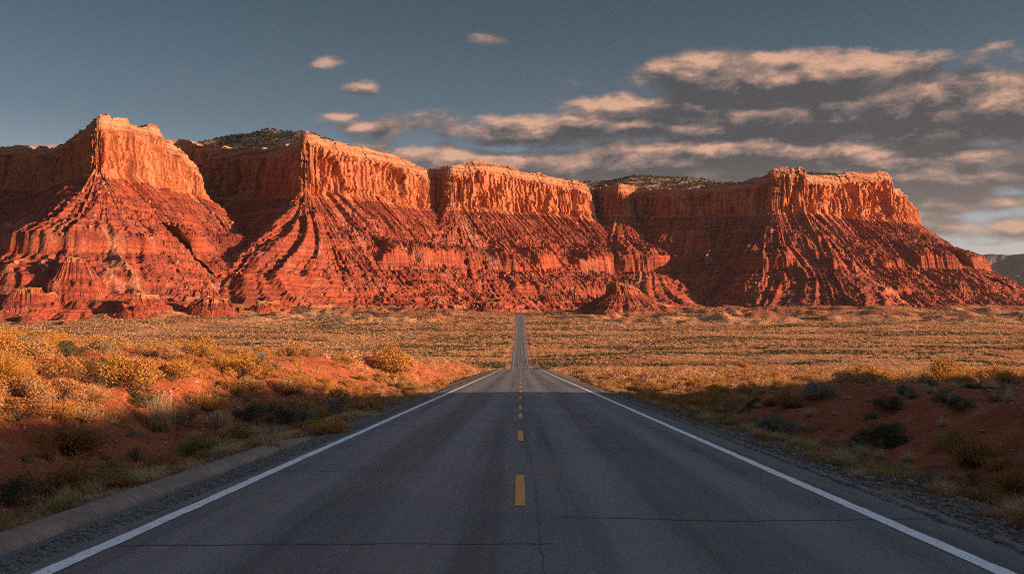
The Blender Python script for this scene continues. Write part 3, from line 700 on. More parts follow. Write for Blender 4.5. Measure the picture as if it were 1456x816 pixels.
def twiggy(seed, n=3800, lobes=11, size=.030, flat=.75, open_=.0):
    """irregular leafy crown on forked stems"""
    rg = np.random.default_rng(seed)
    c = norm(hemis(rg, lobes, .1, 1.0)) * (.45 + .3 * rg.random(lobes))[:, None] * np.array([1, 1, flat]); r = .20 + .17 * rg.random(lobes); c[:, 2] += .12
    k = rg.integers(0, lobes, n); p = c[k] + norm(rg.normal(size=(n, 3)) + [0, 0, .35]) * (r[k] * rg.random(n) ** .30)[:, None]
    dens = np.sin(p[:, 0] * 23 + seed) * np.sin(p[:, 1] * 21 + 1.3 * seed) * np.sin(p[:, 2] * 25 + 2); p = p[(dens > -.22 + open_) & (p[:, 2] > .02)]
    p = p + rg.normal(size=p.shape) * .015
    ti = np.clip(.5 + .28 * rg.normal(size=len(p)), 0, 1)
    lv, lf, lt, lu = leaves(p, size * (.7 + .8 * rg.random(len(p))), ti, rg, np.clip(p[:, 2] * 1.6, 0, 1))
    nt_ = 260; kk = rg.integers(0, len(p), nt_); dT = norm(p[kk] + [0, 0, .15]); bv, bq, bt, btn, bup = blades(p[kk] * .8, norm(dT + rg.normal(size=(nt_, 3)) * .3), .12 + .16 * rg.random(nt_), np.full(nt_, .008), np.zeros(nt_), rg.random(nt_), rg, 2)
    tips = p[rg.integers(0, len(p), 70)]; mid = tips * .5 + rg.normal(size=tips.shape) * .03; mid[:, 2] = np.maximum(mid[:, 2], .05); b0 = tips * [.06, .06, 0] - [0, 0, .04]
    s1, f1 = tubes(b0, mid, np.full(70, .016), np.full(70, .010)); s2, f2_ = tubes(mid, tips, np.full(70, .010), np.full(70, .004))
    return (np.concatenate([lv, bv]), [lf, bq + len(lv), bt + len(lv)], np.concatenate([lt, btn]), np.concatenate([lu, bup])), (np.concatenate([s1, s2]), np.concatenate([f1, f2_ + len(s1)]))
def tuft(seed, n=340, spread=.5, bend=.35, w=.010, seeds=False):
    rg = np.random.default_rng(seed)
    d = norm(np.stack([rg.normal(size=n) * spread, rg.normal(size=n) * spread, np.ones(n)], 1)); L = .45 + .6 * rg.random(n)
    base = rg.normal(size=(n, 3)) * [.11, .11, 0] - [0, 0, .02]; ti = rg.random(n)
    v, q, t, tn, up = blades(base, d, L, w * (.6 + .8 * rg.random(n)), bend * (.3 + rg.random(n)), ti, rg, 4)
    fs = [q, t]
    if seeds:
        m = n * 3; kk = rg.integers(0, n, m); pc = base[kk] + d[kk] * (L[kk] * (.72 + .28 * rg.random(m)))[:, None] + rg.normal(size=(m, 3)) * .006
        lv, lf, lt, lu = leaves(pc, .014, np.clip(ti[kk] + .2, 0, 1), rg); fs.append(lf + len(v)); v = np.concatenate([v, lv]); tn = np.concatenate([tn, lt]); up = np.concatenate([up, lu])
    return v, fs, tn, up
def low_mat(seed, n=900):
    rg = np.random.default_rng(seed); k = 14; c = rg.normal(size=(k, 3)) * [.42, .42, 0]; kk = rg.integers(0, k, n)
    base = c[kk] + rg.normal(size=(n, 3)) * [.10, .10, 0]; d = norm(np.stack([rg.normal(size=n) * .55, rg.normal(size=n) * .55, np.ones(n)], 1))
    return blades(base, d, .10 + .28 * rg.random(n) * (1 - np.clip(np.hypot(base[:, 0], base[:, 1]), 0, 1) * .5), np.full(n, .012), rg.random(n) * .4, rg.random(n), rg, 2)
for i in range(3):
    PROTO['broom', i] = broom(11 + i); PROTO['twiggy', i] = twiggy(31 + i); PROTO['open', i] = twiggy(51 + i, 2600, 7, .018, .8, .12)
    v, fs, tn, up = tuft(71 + i, 420, .42, .45); PROTO['tuft', i] = (v, fs, tn, up)
    v, fs, tn, up = tuft(81 + i, 300, .20, .12, .010, True); PROTO['tall', i] = (v, fs, tn, up)
    v, q, t, tn, up = low_mat(91 + i); PROTO['mat', i] = (v, [q, t], tn, up)
MC = {}
def get_mesh(shape, i, mat, part):
    key = (shape, i, mat.name, part)
    if key not in MC:
        p = PROTO[shape, i]
        if shape in ('broom', 'twiggy', 'open'):
            fol, stm = p
            if part == 'stems': MC[key] = meshonly('stems', stm[0], stm[1], M_WOOD, {})
            else: MC[key] = meshonly('foliage', fol[0], fol[1], mat, {'tint': fol[2], 'up': fol[3]})
        else: MC[key] = meshonly(part, p[0], p[1], mat, {'tint': p[2], 'up': p[3]})
    return MC[key]
def plant(name, shape, mat, x, y, size, label, cat, group=None, i=None, hz=1.0, rot=None, wx=1.0, rg=rng):
    i = int(rg.integers(0, 3)) if i is None else i; rot = rg.random() * 6.28 if rot is None else rot
    z = float(gz(x, y)) - .015
    if shape in ('broom', 'twiggy', 'open'):
        r = bpy.data.objects.new(name, None); r.empty_display_size = .2; link(r)
        for part in ('foliage', 'stems'):
            c = bpy.data.objects.new(part, get_mesh(shape, i, mat, part)); link(c); c.parent = r
    else:
        r = bpy.data.objects.new(name, get_mesh(shape, i, mat, name)); link(r)
    r.location = (x, y, z); r.rotation_euler = (0, 0, rot); r.scale = (size * wx, size * wx, size * hz)
    return tag(r, label, cat, group)
def hit(px, py):
    """first point of the ground along the photograph's ray"""
    d = np.exp(np.linspace(math.log(5), math.log(400), 6000)); x = (px - VX) / FPX * d; z = (HZ - py) / FPX * d
    b = np.nonzero(gz(x, d) >= z)[0]
    k = b[0] if len(b) else len(d) - 1
    return x[k], d[k]
taken = []
def place(px, py, wpx, shape, mat, name, label, cat, hz=1.0, fac=.60, wx=1.0, depth=None, **kw):
    """wpx: width of the plant in the photograph's pixels"""
    x, y = hit(px, py) if depth is None else at(px, depth)
    size = wpx / FPX * y * fac / wx
    taken.append((x, y, wpx / FPX * y * .5)); return plant(name, shape, mat, x, y, size, label, cat, hz=hz, wx=wx, **kw)
RB, SG, GT, TG, SH = 'rabbitbrush', 'sagebrush', 'grass_tuft', 'tall_grass', 'desert_shrub'
# --- left roadside, from near to far
place(80,703,135,'broom',M_RUST,RB,'wide dark rust bush, the largest at the foot of the left red bank','shrub',i=0,hz=.9)
place(10,716,80,'twiggy',M_DARK,SH,'dark green shrub cut by the left edge of the view, beside the widest rust bush','shrub',i=1)
place(156,677,46,'twiggy',M_OLIVE,SH,'small round olive shrub between the widest rust bush and the next golden brown dome','shrub',i=0,hz=1.15)
place(222,674,72,'broom',M_RUST,RB,'golden brown dome bush nearest the kerb on the left verge','shrub',i=1)
place(196,655,40,'open',M_DARK,SH,'blackish twiggy shrub touching the back of the dome bush nearest the kerb','shrub',i=2)
place(283,649,74,'broom',M_OLIVE,RB,'olive brown fan shaped bush with straw stems at its foot, by the bank hollow','shrub',i=2)
place(274,684,34,'mat',M_OLIVE,'grass_clump','small yellow green grass clump pressed against the kerb','grass',hz=1.2)
place(28,716,34,'tuft',M_STRAW,GT,'pale straw tuft standing alone in front of the widest rust bush','grass')
place(72,722,54,'mat',M_STRAW,'grass_clump','thin pale dry grass patch in front of the widest rust bush','grass')
place(162,716,66,'mat',M_PEACH,'grass_clump','long low strip of pale grass lying along the kerb','grass')
place(100,742,62,'mat',M_OLIVE,'grass_clump','low yellow brown grass growing over the kerb edge, nearest the camera','grass')
place(12,752,34,'mat',M_PEACH,'grass_clump','small dull grass clump by the lower left corner of the view','grass')
place(228,612,66,'tall',M_STRAW,TG,'tall straight straw coloured grass stand at the foot of the lit bank','grass',i=0,fac=.95)
place(262,606,60,'open',M_SAGE,SG,'grey twiggy sagebrush just right of the tall straight grass stand','shrub',i=0)
place(95,640,110,'broom',M_RUST,RB,'brown bush on the bare red bank slope, half in shadow','shrub',i=2,hz=.8)
place(68,655,50,'tall',M_RUST,TG,'dark upright dry stems on the shaded bank just above the widest rust bush','grass',i=1,fac=.8)
place(160,600,44,'open',M_RUST,SH,'thin reddish twiggy shrub alone on the bare red slope','shrub',i=1)
place(180,618,46,'mat',M_SAGE,'low_shrub','low grey mat of twigs on the bare red slope','shrub')
place(205,578,56,'twiggy',M_DARK,SH,'dark shrub at the upper edge of the bare red slope, left bank','shrub',i=2)
place(190,553,100,'twiggy',M_GOLD,RB,'large golden yellow bush sprawling over the top of the left bank','shrub',i=0,hz=.9)
place(165,528,56,'twiggy',M_GOLD,RB,'golden bush behind and left of the sprawling one on the left bank','shrub',i=1)
place(112,538,66,'twiggy',M_RUST,SH,'dark brown round shrub on the skyline of the left bank','shrub',i=2)
place(75,528,40,'twiggy',M_PEACH,SH,'pale brown shrub left of the dark brown round shrub, left bank','shrub',i=0)
place(22,532,54,'twiggy',M_RUST,SH,'olive brown bush high on the left bank by the picture edge','shrub',i=1)
place(30,573,80,'twiggy',M_PEACH,SH,'pale orange dry bush above the bare slope by the left edge','shrub',i=2)
place(85,570,66,'twiggy',M_PEACH,SH,'pale orange dry bush second from the left edge above the bare slope','shrub',i=0)
place(122,572,74,'broom',M_PEACH,SH,'fluffy pale orange bush in sunlight in the middle of the left bank','shrub',i=1,hz=.8)
place(150,550,34,'broom',M_DARK,SH,'small dark upright shrub beside the big golden bush','shrub',i=0,hz=1.2)
place(298,584,56,'twiggy',M_GOLD,RB,'round orange gold bush at the right end of the lit left bank','shrub',i=2)
place(308,614,64,'open',M_STRAW,SH,'grey straw coloured bush between the fan shaped bush and the road','shrub',i=2)
place(342,622,44,'twiggy',M_OLIVE,SH,'olive bush behind the roadside stones, left verge','shrub',i=0)
place(388,642,50,'open',M_STRAW,SH,'pale straw twiggy bush at the edge of the road gravel, left','shrub',i=1)
place(352,600,56,'twiggy',M_DARK,SH,'dark shrub behind the olive bush of the left verge','shrub',i=1)
place(397,604,58,'twiggy',M_DARK,SH,'broad dark green brush left of the bright yellow roadside bush','shrub',i=0,hz=.8)
place(436,600,44,'twiggy',M_SAGE,SG,'grey brush directly behind the bright yellow roadside bush','shrub',i=1)
place(466,618,56,'broom',M_GOLD,RB,'bright yellow bush right beside the white line, left side','shrub',i=0,hz=.9)
place(488,612,32,'broom',M_GOLD,RB,'smaller yellow bush leaning on the bright yellow roadside bush','shrub',i=1)
place(473,586,50,'twiggy',M_SAGE,SG,'grey bush beyond the bright yellow roadside bush','shrub',i=2)
place(415,560,50,'twiggy',M_PEACH,SH,'pale dry bush on open ground beyond the left bank','shrub',i=1)
place(560,531,58,'twiggy',M_GOLD,RB,'big round gold bush standing alone on the plain left of the road crest','shrub',i=1,hz=1.1,fac=.75)
place(420,616,40,'mat',M_STRAW,'grass_clump','pale short grass at the road gravel left of the yellow bush','grass')
# --- right roadside
place(1105,620,66,'twiggy',M_SAGE,SG,'round lavender grey sagebrush near the right edge line','shrub',i=0,hz=1.0)
place(1140,630,44,'open',M_DARK,SH,'low dark shrub touching the right side of the lavender grey sagebrush','shrub',i=1,hz=.7)
place(1093,575,34,'broom',M_GOLD,RB,'small bright orange bush catching the sun behind the grey sagebrush','shrub',i=0)
place(1120,578,48,'twiggy',M_RUST,SH,'rust brown bush right of the small bright orange one','shrub',i=1)
place(1160,566,52,'twiggy',M_SAGE,SG,'grey sagebrush left of the red mound\'s upper end','shrub',i=2)
place(1247,652,44,'tuft',M_STRAW,GT,'left one of two straw tufts in front of the red mound','grass',i=0)
place(1287,655,46,'tuft',M_STRAW,GT,'right one of two straw tufts in front of the red mound, the paler','grass',i=1)
place(1258,634,90,'twiggy',M_DARK,SH,'wide dark green shrub behind the two straw tufts','shrub',i=0,hz=.8)
place(1220,640,44,'open',M_DARK,SH,'dark twiggy shrub at the left end of the wide dark green shrub','shrub',i=1,hz=.8)
place(1386,658,98,'broom',M_RUST,RB,'rust brown dome bush at the foot of the red mound','shrub',i=1,hz=.85)
place(1446,702,105,'broom',M_RUST,RB,'rust brown dome bush cut by the right edge of the view','shrub',i=2,hz=.9)
place(1352,682,52,'tuft',M_PEACH,GT,'pinkish dry tuft in front of the rust dome bush','grass',i=2)
place(1385,688,56,'open',M_DARK,SH,'dark low shrub between the two rust dome bushes','shrub',i=0,hz=.7)
place(1216,678,46,'tuft',M_STRAW,GT,'straw tuft at the road gravel edge, right side','grass',i=0,hz=.9)
place(1196,668,44,'mat',M_OLIVE,'grass_clump','olive grass behind the straw tuft at the right gravel edge','grass')
place(1160,655,50,'mat',M_OLIVE,'grass_clump','low olive grass strip along the right gravel edge','grass')
place(1088,636,50,'mat',M_OLIVE,'grass_clump','bright olive grass patch at the right road edge below the grey sagebrush','grass',hz=1.3)
place(1120,642,44,'mat',M_OLIVE,'grass_clump','second olive grass patch, just right of the bright one','grass')
place(1287,690,64,'mat',M_DARK,'low_shrub','dark green ground plant in the ditch right of the road','shrub')
place(1260,700,54,'mat',M_STRAW,'grass_clump','dull straw grass left of the dark green ground plant','grass')
place(1282,560,34,'twiggy',M_SAGE,SG,'dark grey bush at the very top edge of the red mound','shrub',i=1)
place(1262,580,44,'twiggy',M_DARK,SH,'blackish bush halfway down the red mound, left part','shrub',i=2)
place(1292,565,26,'twiggy',M_SAGE,SG,'small grey bush on the red mound right of the dark grey one','shrub',i=0)
place(1236,594,26,'twiggy',M_OLIVE,SH,'small green tipped shrub low on the red mound','shrub',i=1)
place(1342,572,42,'twiggy',M_SAGE,SG,'left grey bush of the pair high on the red mound','shrub',i=0)
place(1364,582,40,'twiggy',M_DARK,SH,'right darker bush of the pair high on the red mound','shrub',i=2)
place(1414,570,30,'open',M_SAGE,SG,'grey twigs beside the straw tuft high on the red mound','shrub',i=1)
place(1431,571,30,'tall',M_STRAW,TG,'upright straw tuft high on the red mound near the right edge','grass',i=2,fac=.9)
place(1226,546,60,'twiggy',M_GOLD,RB,'wide orange gold bush first of the row behind the red mound, from the left','shrub',depth=52,i=0,hz=1.35)
place(1262,545,46,'twiggy',M_GOLD,RB,'orange gold bush second of the row behind the red mound','shrub',depth=59,i=1,hz=1.1)
place(1297,548,56,'twiggy',M_PEACH,SH,'paler dry bush in the middle of the row behind the red mound','shrub',depth=55,i=2)
place(1340,545,58,'twiggy',M_GOLD,RB,'tallest orange gold bush of the row behind the red mound','shrub',depth=62,i=0,hz=1.25)
place(1374,545,48,'twiggy',M_GOLD,RB,'orange gold bush just right of the tallest in the row','shrub',depth=58,i=2,hz=1.15)
place(1408,545,62,'twiggy',M_GOLD,RB,'broad orange bush last but one of the row behind the red mound','shrub',depth=54,i=1,hz=1.1)
place(1446,545,50,'twiggy',M_RUST,SH,'rust orange bush ending the row behind the red mound at the right','shrub',depth=61,i=2,hz=1.0)
place(1055,523,24,'twiggy',M_GOLD,RB,'lone dark gold bush on the plain right of the road crest','shrub',i=1)

bare = lambda x, y: (x < 0) & (y < 23) & (-x > 6.6 + .03 * y) & (-x < 10.6 - .05 * y) | (x > 7.2) & (x < 14) & (y < 33)
# --- scattered individuals by zone
tk = np.array(taken)
def scatter(n, ylo, yhi, xf, rg, dmin=.7, power=1.0):
    out = []; tries = 0
    while len(out) < n and tries < n * 60:
        tries += 1
        y = ylo + (yhi - ylo) * rg.random() ** power; x = xf(y, rg)
        if abs(x) > .56 * y + 1: continue
        if x < 0 and bare(x, y) and rg.random() < .85: continue
        if len(tk) and (np.hypot(tk[:, 0] - x, tk[:, 1] - y) < tk[:, 2] + .25).any(): continue
        if out and min((x - a) ** 2 + (y - b) ** 2 for a, b in out[-60:]) < dmin ** 2: continue
        out.append((x, y))
    return out
rg = np.random.default_rng(5)
def zone(n, ylo, yhi, xf, kinds, where, side, dmin=.7, power=1.0):
    w = np.array([k[0] for k in kinds]); w = w / w.sum()
    for x, y in scatter(n, ylo, yhi, xf, rg, dmin, power):
        _, name, shape, mat, s0, s1, look, cat, hz = kinds[rg.choice(len(kinds), p=w)]
        plant(name, shape, mat, x, y, s0 + (s1 - s0) * rg.random(), f'{look} among many {where}', cat, f'{look}s {where}', hz=hz * (.85 + .3 * rg.random()), rg=rg)
bankL = [(3,SH,'twiggy',M_PEACH,.5,1.0,'pale orange dry shrub','shrub',.85),(3.4,RB,'twiggy',M_GOLD,.45,1.05,'golden leafy shrub','shrub',.9),(2,SH,'twiggy',M_RUST,.45,.9,'rust brown shrub','shrub',.85),
         (1.2,SG,'twiggy',M_SAGE,.4,.7,'grey sagebrush','shrub',.9),(2.4,RB,'broom',M_GOLD,.4,.8,'golden broom shaped shrub','shrub',.9),(2,GT,'tuft',M_PEACH,.3,.55,'pale dry tuft','grass',.9),(1,SH,'twiggy',M_DARK,.35,.65,'dark green shrub','shrub',.85)]
zone(360, 13, 72, lambda y, r: -(9.0 + (.56 * y - 7) * r.random() ** .9), bankL, 'over the sunlit left bank', 'L', .8, 1.15)
vergeL = [(3,GT,'tuft',M_STRAW,.2,.45,'small straw tuft','grass',.9),(2,'grass_clump','mat',M_STRAW,.35,.7,'low straw clump','grass',.8),(1.6,'grass_clump','mat',M_OLIVE,.25,.5,'low olive clump','grass',.9),
          (1.4,SG,'open',M_SAGE,.2,.4,'small grey twiggy shrub','shrub',.8),(1,SH,'broom',M_RUST,.2,.4,'small rust shrub','shrub',.8),(1.4,RB,'broom',M_OLIVE,.3,.55,'olive broom shaped shrub','shrub',.9),(1.2,'low_shrub','mat',M_RUST,.25,.5,'low brown mat plant','shrub',.6)]
zone(110, 8.2, 34, lambda y, r: -(4.75 + 3.4 * r.random()), vergeL, 'on the left verge near the kerb', 'L', .38)
zone(70, 30, 75, lambda y, r: -(4.7 + 4.6 * r.random()), bankL + vergeL[:3], 'beside the left shoulder farther along', 'L', .6)
vergeR = [(2.4,'grass_clump','mat',M_OLIVE,.3,.6,'low olive clump','grass',1.0),(3,GT,'tuft',M_STRAW,.22,.5,'small straw tuft','grass',.9),(2,'grass_clump','mat',M_PEACH,.25,.55,'low dull pink clump','grass',.8),
          (1.2,SG,'open',M_SAGE,.2,.45,'small grey twiggy shrub','shrub',.8),(1.2,SH,'twiggy',M_DARK,.2,.45,'small dark shrub','shrub',.7),(1.0,SH,'broom',M_RUST,.2,.45,'small rust shrub','shrub',.8),(1.2,RB,'broom',M_OLIVE,.25,.5,'olive broom shaped shrub','shrub',.9)]
zone(150, 8.5, 38, lambda y, r: 4.95 + 3.3 * r.random(), vergeR, 'on the right verge below the red mound', 'R', .36)
zone(42, 14, 36, lambda y, r: 8.0 + 9 * r.random(), [vergeR[1], vergeR[3], vergeR[4], (1,GT,'tuft',M_PEACH,.15,.3,'small pinkish tuft','grass',.9)], 'dotting the shaded red mound', 'R', .9)
zone(190, 36, 80, lambda y, r: 4.9 + (.56 * y - 5) * r.random(), [bankL[0], bankL[1], bankL[2], bankL[3], bankL[4], bankL[5], (1.6,SH,'twiggy',M_DARK,.3,.6,'dark green shrub','shrub',.85)], 'over the flat ground right of the road', 'R', .8)

# --- short dry grass between the shrubs: nobody could count it
def grass_cover(n, ylo, yhi, side, dmin, dmax, seed, mat, label, thr=.0, Lr=(.10, .32), pw=.8, lowbias=0):
    rg = np.random.default_rng(seed); y = ylo + (yhi - ylo) * rg.random(n * 3) ** pw; x = side * (dmin + (np.minimum(dmax, .56 * y) - dmin) * rg.random(n * 3))
    m = f2(x * .55, y * .55, 3, seed) + .7 * n2(x * 2.6, y * 2.6, seed + 1) + .25 * f2(x * .1, y * .1, 2, seed + 2); k = (m > thr) & (np.abs(x) > dmin) & ~bare(x, y); x = x[k][:n]; y = y[k][:n]; n = len(x)
    nb = 11; xx = np.repeat(x, nb) + rg.normal(size=n * nb) * .045; yy = np.repeat(y, nb) + rg.normal(size=n * nb) * .045
    base = np.stack([xx, yy, gz(xx, yy) - .01], 1); d = norm(np.stack([rg.normal(size=n * nb) * .5, rg.normal(size=n * nb) * .5, np.ones(n * nb)], 1))
    L = np.repeat(Lr[0] + (Lr[1] - Lr[0]) * rg.random(n), nb) * (.6 + .6 * rg.random(n * nb)); W = .006 + .00028 * yy
    v, q, t, tn, up = blades(base, d, L, W, rg.random(n * nb) * .5, np.clip(np.repeat(rg.random(n), nb) * .7 + .3 * rg.random(n * nb), 0, 1), rg, 2)
    o = mesh('dry_grass', v, [q, t], mat, {'tint': tn, 'up': up}); kind(o, 'stuff'); o['label'] = label
grass_cover(7000, 12, 62, -1, 7.2, 40, 801, M_PEACH, 'short pale dry grass spread between the shrubs of the left bank', .34)
grass_cover(3500, 12, 62, -1, 6.8, 40, 811, M_RUST, 'short rusty weeds spread between the shrubs of the left bank', .34, (.12, .36))
grass_cover(8000, 7.5, 60, -1, 4.7, 7.8, 821, M_PEACH, 'sparse straw on the dirt beside the kerb', .30, (.06, .22))
grass_cover(7000, 8, 60, 1, 5.0, 8.4, 831, M_OLIVE, 'sparse olive grass on the right verge', .28, (.08, .28))
grass_cover(7000, 8, 60, 1, 4.9, 8.8, 841, M_PEACH, 'sparse dull dry grass on the right verge', .26, (.08, .28))
grass_cover(12000, 34, 75, 1, 5.0, 42, 851, M_PEACH, 'short pale dry grass spread over the flat ground right of the road', .05)
# --- uncountable cover farther off: one mesh each
def lowbush_cloud(x, y, size, tint, nl, rg, hz=.8):
    """many small bushes, each a clump of nl leaf-like faces spread through a dome"""
    n = len(x); z = gz(x, y); N = n * nl
    d = hemis(rg, N, 0.0, 1.0); r = (.45 + .55 * rg.random(N)) ; lob = 1 + .3 * np.sin(np.arctan2(d[:, 1], d[:, 0]) * 3 + np.repeat(rg.random(n) * 6, nl))
    s = np.repeat(size, nl); p = d * (r * lob * s)[:, None] * [1, 1, hz]; p += np.stack([np.repeat(x, nl), np.repeat(y, nl), np.repeat(z, nl)], 1)
    ls = s * (1.15 / math.sqrt(nl)) * (.7 + .6 * rg.random(N))
    nrm = norm(d + rg.normal(size=(N, 3)) * .55); a = norm(np.cross(nrm, rg.normal(size=(N, 3)))); b = np.cross(nrm, a)
    Vt = np.stack([p + a * ls[:, None], p - a * (ls * .5)[:, None] + b * (ls * .86)[:, None], p - a * (ls * .5)[:, None] - b * (ls * .86)[:, None]], 1).reshape(-1, 3)
    tt = np.clip(np.repeat(tint, nl) + .12 * rg.normal(size=N), 0, 1)
    return Vt, np.arange(N * 3).reshape(-1, 3), np.repeat(tt, 3)
def cover(name, n, ylo, yhi, smin, smax, nl, power, mat, seed, label, hz=.8, xlim=.62, halfw=None, dens=.0, tb=0.0):
    rg = np.random.default_rng(seed); y = ylo + (yhi - ylo) * rg.random(n * 3) ** power
    x = (rg.random(n * 3) * 2 - 1) * xlim * y
    k = np.abs(x) > 5.6 + (y > 400) * 1.5
    k &= (1.3 * f2(x * .008, y * .03, 4, 501) + .6 * n2(x * .15, y * .15, 502) + rg.normal(size=len(x)) * .25) > dens
    x = x[k][:n]; y = y[k][:n]
    size = (smin + (smax - smin) * rg.random(len(x)) ** 2); tint = np.clip(.55 + tb + .22 * rg.normal(size=len(x)) + .35 * f2(x * .02, y * .02, 2, 503), 0, 1)
    v, f, t = lowbush_cloud(x, y, size, tint, nl, rg, hz)
    o = mesh(name, v, f, mat, {'tint': t}); kind(o, 'stuff'); o['label'] = label; return o
cover('scrub', 7500, 62, 235, .25, .85, 110, .75, M_SCRUB, 601, 'dense dry orange scrub covering the slopes up to the road crest', dens=-.25, tb=.08)
cover('brush_cover', 42000, 420, 700, .4, 1.15, 22, .9, M_SCRUB, 602, 'dry scrub spread over the nearer plain', dens=-.30, tb=.12)
def streaks(n, seed):
    rg = np.random.default_rng(seed); y = 440 + 960 * rg.random(n * 8) ** .95; x = (rg.random(n * 8) * 2 - 1) * .66 * y
    m = f2(x * .006, y * .035, 4, 521) + .35 * f2(x * .05, y * .2, 2, 522); k = (m > .15) & (np.abs(x) > 7); x = x[k][:n]; y = y[k][:n]
    v, f, t = lowbush_cloud(x, y, .7 + 1.0 * rg.random(len(x)), np.full(len(x), .5), 10, rg, .9)
    o = mesh('dark_brush', v, f, M_DARK, {'tint': t, 'up': np.ones(len(t))}); kind(o, 'stuff'); o['label'] = 'dark brush lining the shallow washes across the plain'
streaks(32000, 611)
cover('steppe_scrub', 120000, 690, 1420, .6, 1.6, 9, .95, M_SCRUB, 603, 'dry scrub spread over the far plain up to the mesa foot', dens=-.40, xlim=.66, tb=.15)
# dark junipers and brush on the mesa's rim and top
X_, Y_, Z_, ST_ = mg
rg = np.random.default_rng(9)
def juni(x, y, z, s, nl, name, label):
    n = len(x); N = n * nl; d = hemis(rg, N, -.1, 1); S2 = np.repeat(s, nl)
    p = d * (S2 * (.5 + .5 * rg.random(N)))[:, None] + np.stack([np.repeat(x, nl), np.repeat(y, nl), np.repeat(z, nl)], 1)
    ls = S2 * .62; nrm = norm(d + rg.normal(size=(N, 3)) * .4); a = norm(np.cross(nrm, rg.normal(size=(N, 3)))); b = np.cross(nrm, a)
    Vt = np.stack([p + a * ls[:, None], p - a * (ls * .5)[:, None] + b * (ls * .86)[:, None], p - a * (ls * .5)[:, None] - b * (ls * .86)[:, None]], 1).reshape(-1, 3)
    o = mesh(name, Vt, np.arange(N * 3).reshape(-1, 3), M_JUNI, {'tint': rg.random(N * 3)}); kind(o, 'stuff'); o['label'] = label
kk = np.argwhere(keep & (dd < 260)); kk = kk[rg.random(len(kk)) < .42]
jx = AX[kk[:, 0], kk[:, 1]] + rg.normal(size=len(kk)) * 2; jy = AY[kk[:, 0], kk[:, 1]] + rg.normal(size=len(kk)) * 2; jz = PZ[kk[:, 0], kk[:, 1]]
juni(jx, jy, jz, 1.4 + 2.2 * rg.random(len(kk)), 12, 'mesa_top_scrub', 'dark juniper scrub growing over the top of the mesa')
si = rg.integers(0, X_.shape[0], 52000); ti_ = rg.integers(0, X_.shape[1], 52000)
k = (ST_[si, ti_] > 1.12) & (Z_[si, ti_] > -6); si = si[k]; ti_ = ti_[k]; k = (f2(X_[si, ti_] / 40, Z_[si, ti_] / 20, 3, 77) > -.12); si = si[k]; ti_ = ti_[k]
juni(X_[si, ti_], Y_[si, ti_], Z_[si, ti_], .7 + 1.1 * rg.random(len(si)), 6, 'talus_scrub', 'dark scrub dotted over the talus slopes of the mesa')

# ------------------------------------------------------------------ stones
def pebbles(name, n, side, x0, x1, y0, y1, s0, s1, mat, seed, label, lift=.3):
    rg = np.random.default_rng(seed)
    y = y0 + (y1 - y0) * rg.random(n) ** 1.5; x = side * (x0 + (x1 - x0) * rg.random(n) ** 1.3)
    s = s0 + (s1 - s0) * rg.random(n) ** 3
    t = (1 + 5 ** .5) / 2
    B = norm(np.array([(-1,t,0),(1,t,0),(-1,-t,0),(1,-t,0),(0,-1,t),(0,1,t),(0,-1,-t),(0,1,-t),(t,0,-1),(t,0,1),(-t,0,-1),(-t,0,1)], float))
    F = np.array([(0,11,5),(0,5,1),(0,1,7),(0,7,10),(0,10,11),(1,5,9),(5,11,4),(11,10,2),(10,7,6),(7,1,8),(3,9,4),(3,4,2),(3,2,6),(3,6,8),(3,8,9),(4,9,5),(2,4,11),(6,2,10),(8,6,7),(9,8,1)])
    V_ = B[None] * (.7 + .6 * rg.random((n, 12, 1))) * s[:, None, None] * (np.array([1, 1, .7]) * (.8 + .5 * rg.random((n, 1, 3))))
    a = rg.random(n) * 6.28; ca, sa = np.cos(a)[:, None], np.sin(a)[:, None]
    Vx = V_[:, :, 0] * ca - V_[:, :, 1] * sa; Vy = V_[:, :, 0] * sa + V_[:, :, 1] * ca
    z = np.where(np.abs(x) < (LEFT_EDGE if side < 0 else RIGHT_EDGE) - .1, zr(y) - .006 * np.abs(x), gz(x, y))
    V_ = np.stack([Vx + x[:, None], Vy + y[:, None], V_[:, :, 2] + (z + s * lift)[:, None]], 2)
    o = mesh(name, V_.reshape(-1, 3), (F[None] + (np.arange(n) * 12)[:, None, None]).reshape(-1, 3), mat); kind(o, 'stuff'); o['label'] = label
pebbles('gravel', 9000, -1, 3.86, 4.30, 6, 45, .008, .026, M_GRAVEL, 701, 'loose dark gravel between the left white line and the kerb')
pebbles('gravel', 14000, 1, 4.22, 5.4, 6, 60, .008, .04, M_GRAVEL, 702, 'loose grey gravel along the right road edge')
pebbles('gravel', 9000, -1, 4.6, 6.2, 7, 50, .008, .045, M_GRAVEL, 703, 'grey pebbles and stones on the dirt behind the kerb')
pebbles('rubble', 6000, 1, 5.2, 20, 9, 48, .01, .06, M_STONE, 704, 'red and pale stones scattered over the right mound')
pebbles('rubble', 6000, -1, 6.0, 22, 9, 55, .01, .06, M_STONE, 705, 'red and pale stones scattered over the left bank')

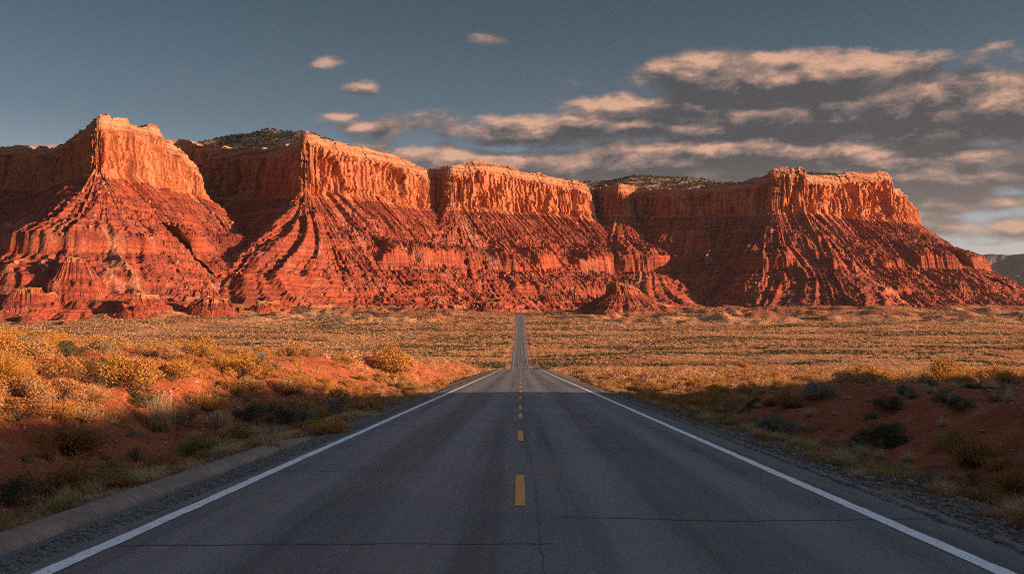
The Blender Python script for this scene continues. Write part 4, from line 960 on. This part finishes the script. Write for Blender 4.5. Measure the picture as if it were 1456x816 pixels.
k = rng.integers(0, X_.shape[0], 60000); kt = rng.integers(0, X_.shape[1], 60000); m_ = (ST_[k, kt] > 1.12) & (Z_[k, kt] > -8) & (f2(k / 26., kt / 60., 3, 88) > .0); k = k[m_][:9000]; kt = kt[m_][:9000]
n = len(k); s_ = .5 + 2.4 * rng.random(n) ** 5
B_ = norm(np.array([(a, b, c) for a in (-1, 1) for b in (-1, 1) for c in (-1, 1)], float)); F_ = np.array([(0, 1, 3, 2), (4, 6, 7, 5), (0, 4, 5, 1), (2, 3, 7, 6), (0, 2, 6, 4), (1, 5, 7, 3)])
rot = rng.random(n) * 6.28; V_ = B_[None] * (.7 + .6 * rng.random((n, 8, 1))) * s_[:, None, None]
V_ = np.stack([V_[:, :, 0] * np.cos(rot)[:, None] - V_[:, :, 1] * np.sin(rot)[:, None] + X_[k, kt][:, None], V_[:, :, 0] * np.sin(rot)[:, None] + V_[:, :, 1] * np.cos(rot)[:, None] + Y_[k, kt][:, None], V_[:, :, 2] + (Z_[k, kt] + s_ * .3)[:, None]], 2)
o = mesh('scree', V_.reshape(-1, 3), (F_[None] + (np.arange(n) * 8)[:, None, None]).reshape(-1, 4), simple('scree_stone', (.30, .085, .042), (.38, .16, .09), .05)); kind(o, 'stuff'); o['label'] = 'fallen boulders strewn over the talus slopes of the mesa'

# ------------------------------------------------------------------ haze: one box of evenly thin air round the place
HAZE = 1.0e-5
if HAZE:
    hv = np.array([(x_, y_, z_) for x_ in (-7300, 7300) for y_ in (-600, 9400) for z_ in (-60, 520)], float)
    hf = np.array([(0, 1, 3, 2), (4, 6, 7, 5), (0, 4, 5, 1), (2, 3, 7, 6), (0, 2, 6, 4), (1, 5, 7, 3)])
    mh = bpy.data.materials.new('haze_air'); mh.use_nodes = True; mh.node_tree.nodes.clear(); qh = G(mh.node_tree)
    pv = qh.n('ShaderNodeVolumePrincipled'); pv.inputs['Color'].default_value = (.86, .90, .97, 1); pv.inputs['Density'].default_value = HAZE; pv.inputs['Anisotropy'].default_value = .3
    oh = qh.n('ShaderNodeOutputMaterial'); mh.node_tree.links.new(pv.outputs[0], oh.inputs['Volume'])
    kind(mesh('haze', hv, hf, mh), 'stuff')
print('verts', sum(len(o.data.vertices) for o in bpy.data.objects if o.type == 'MESH'))
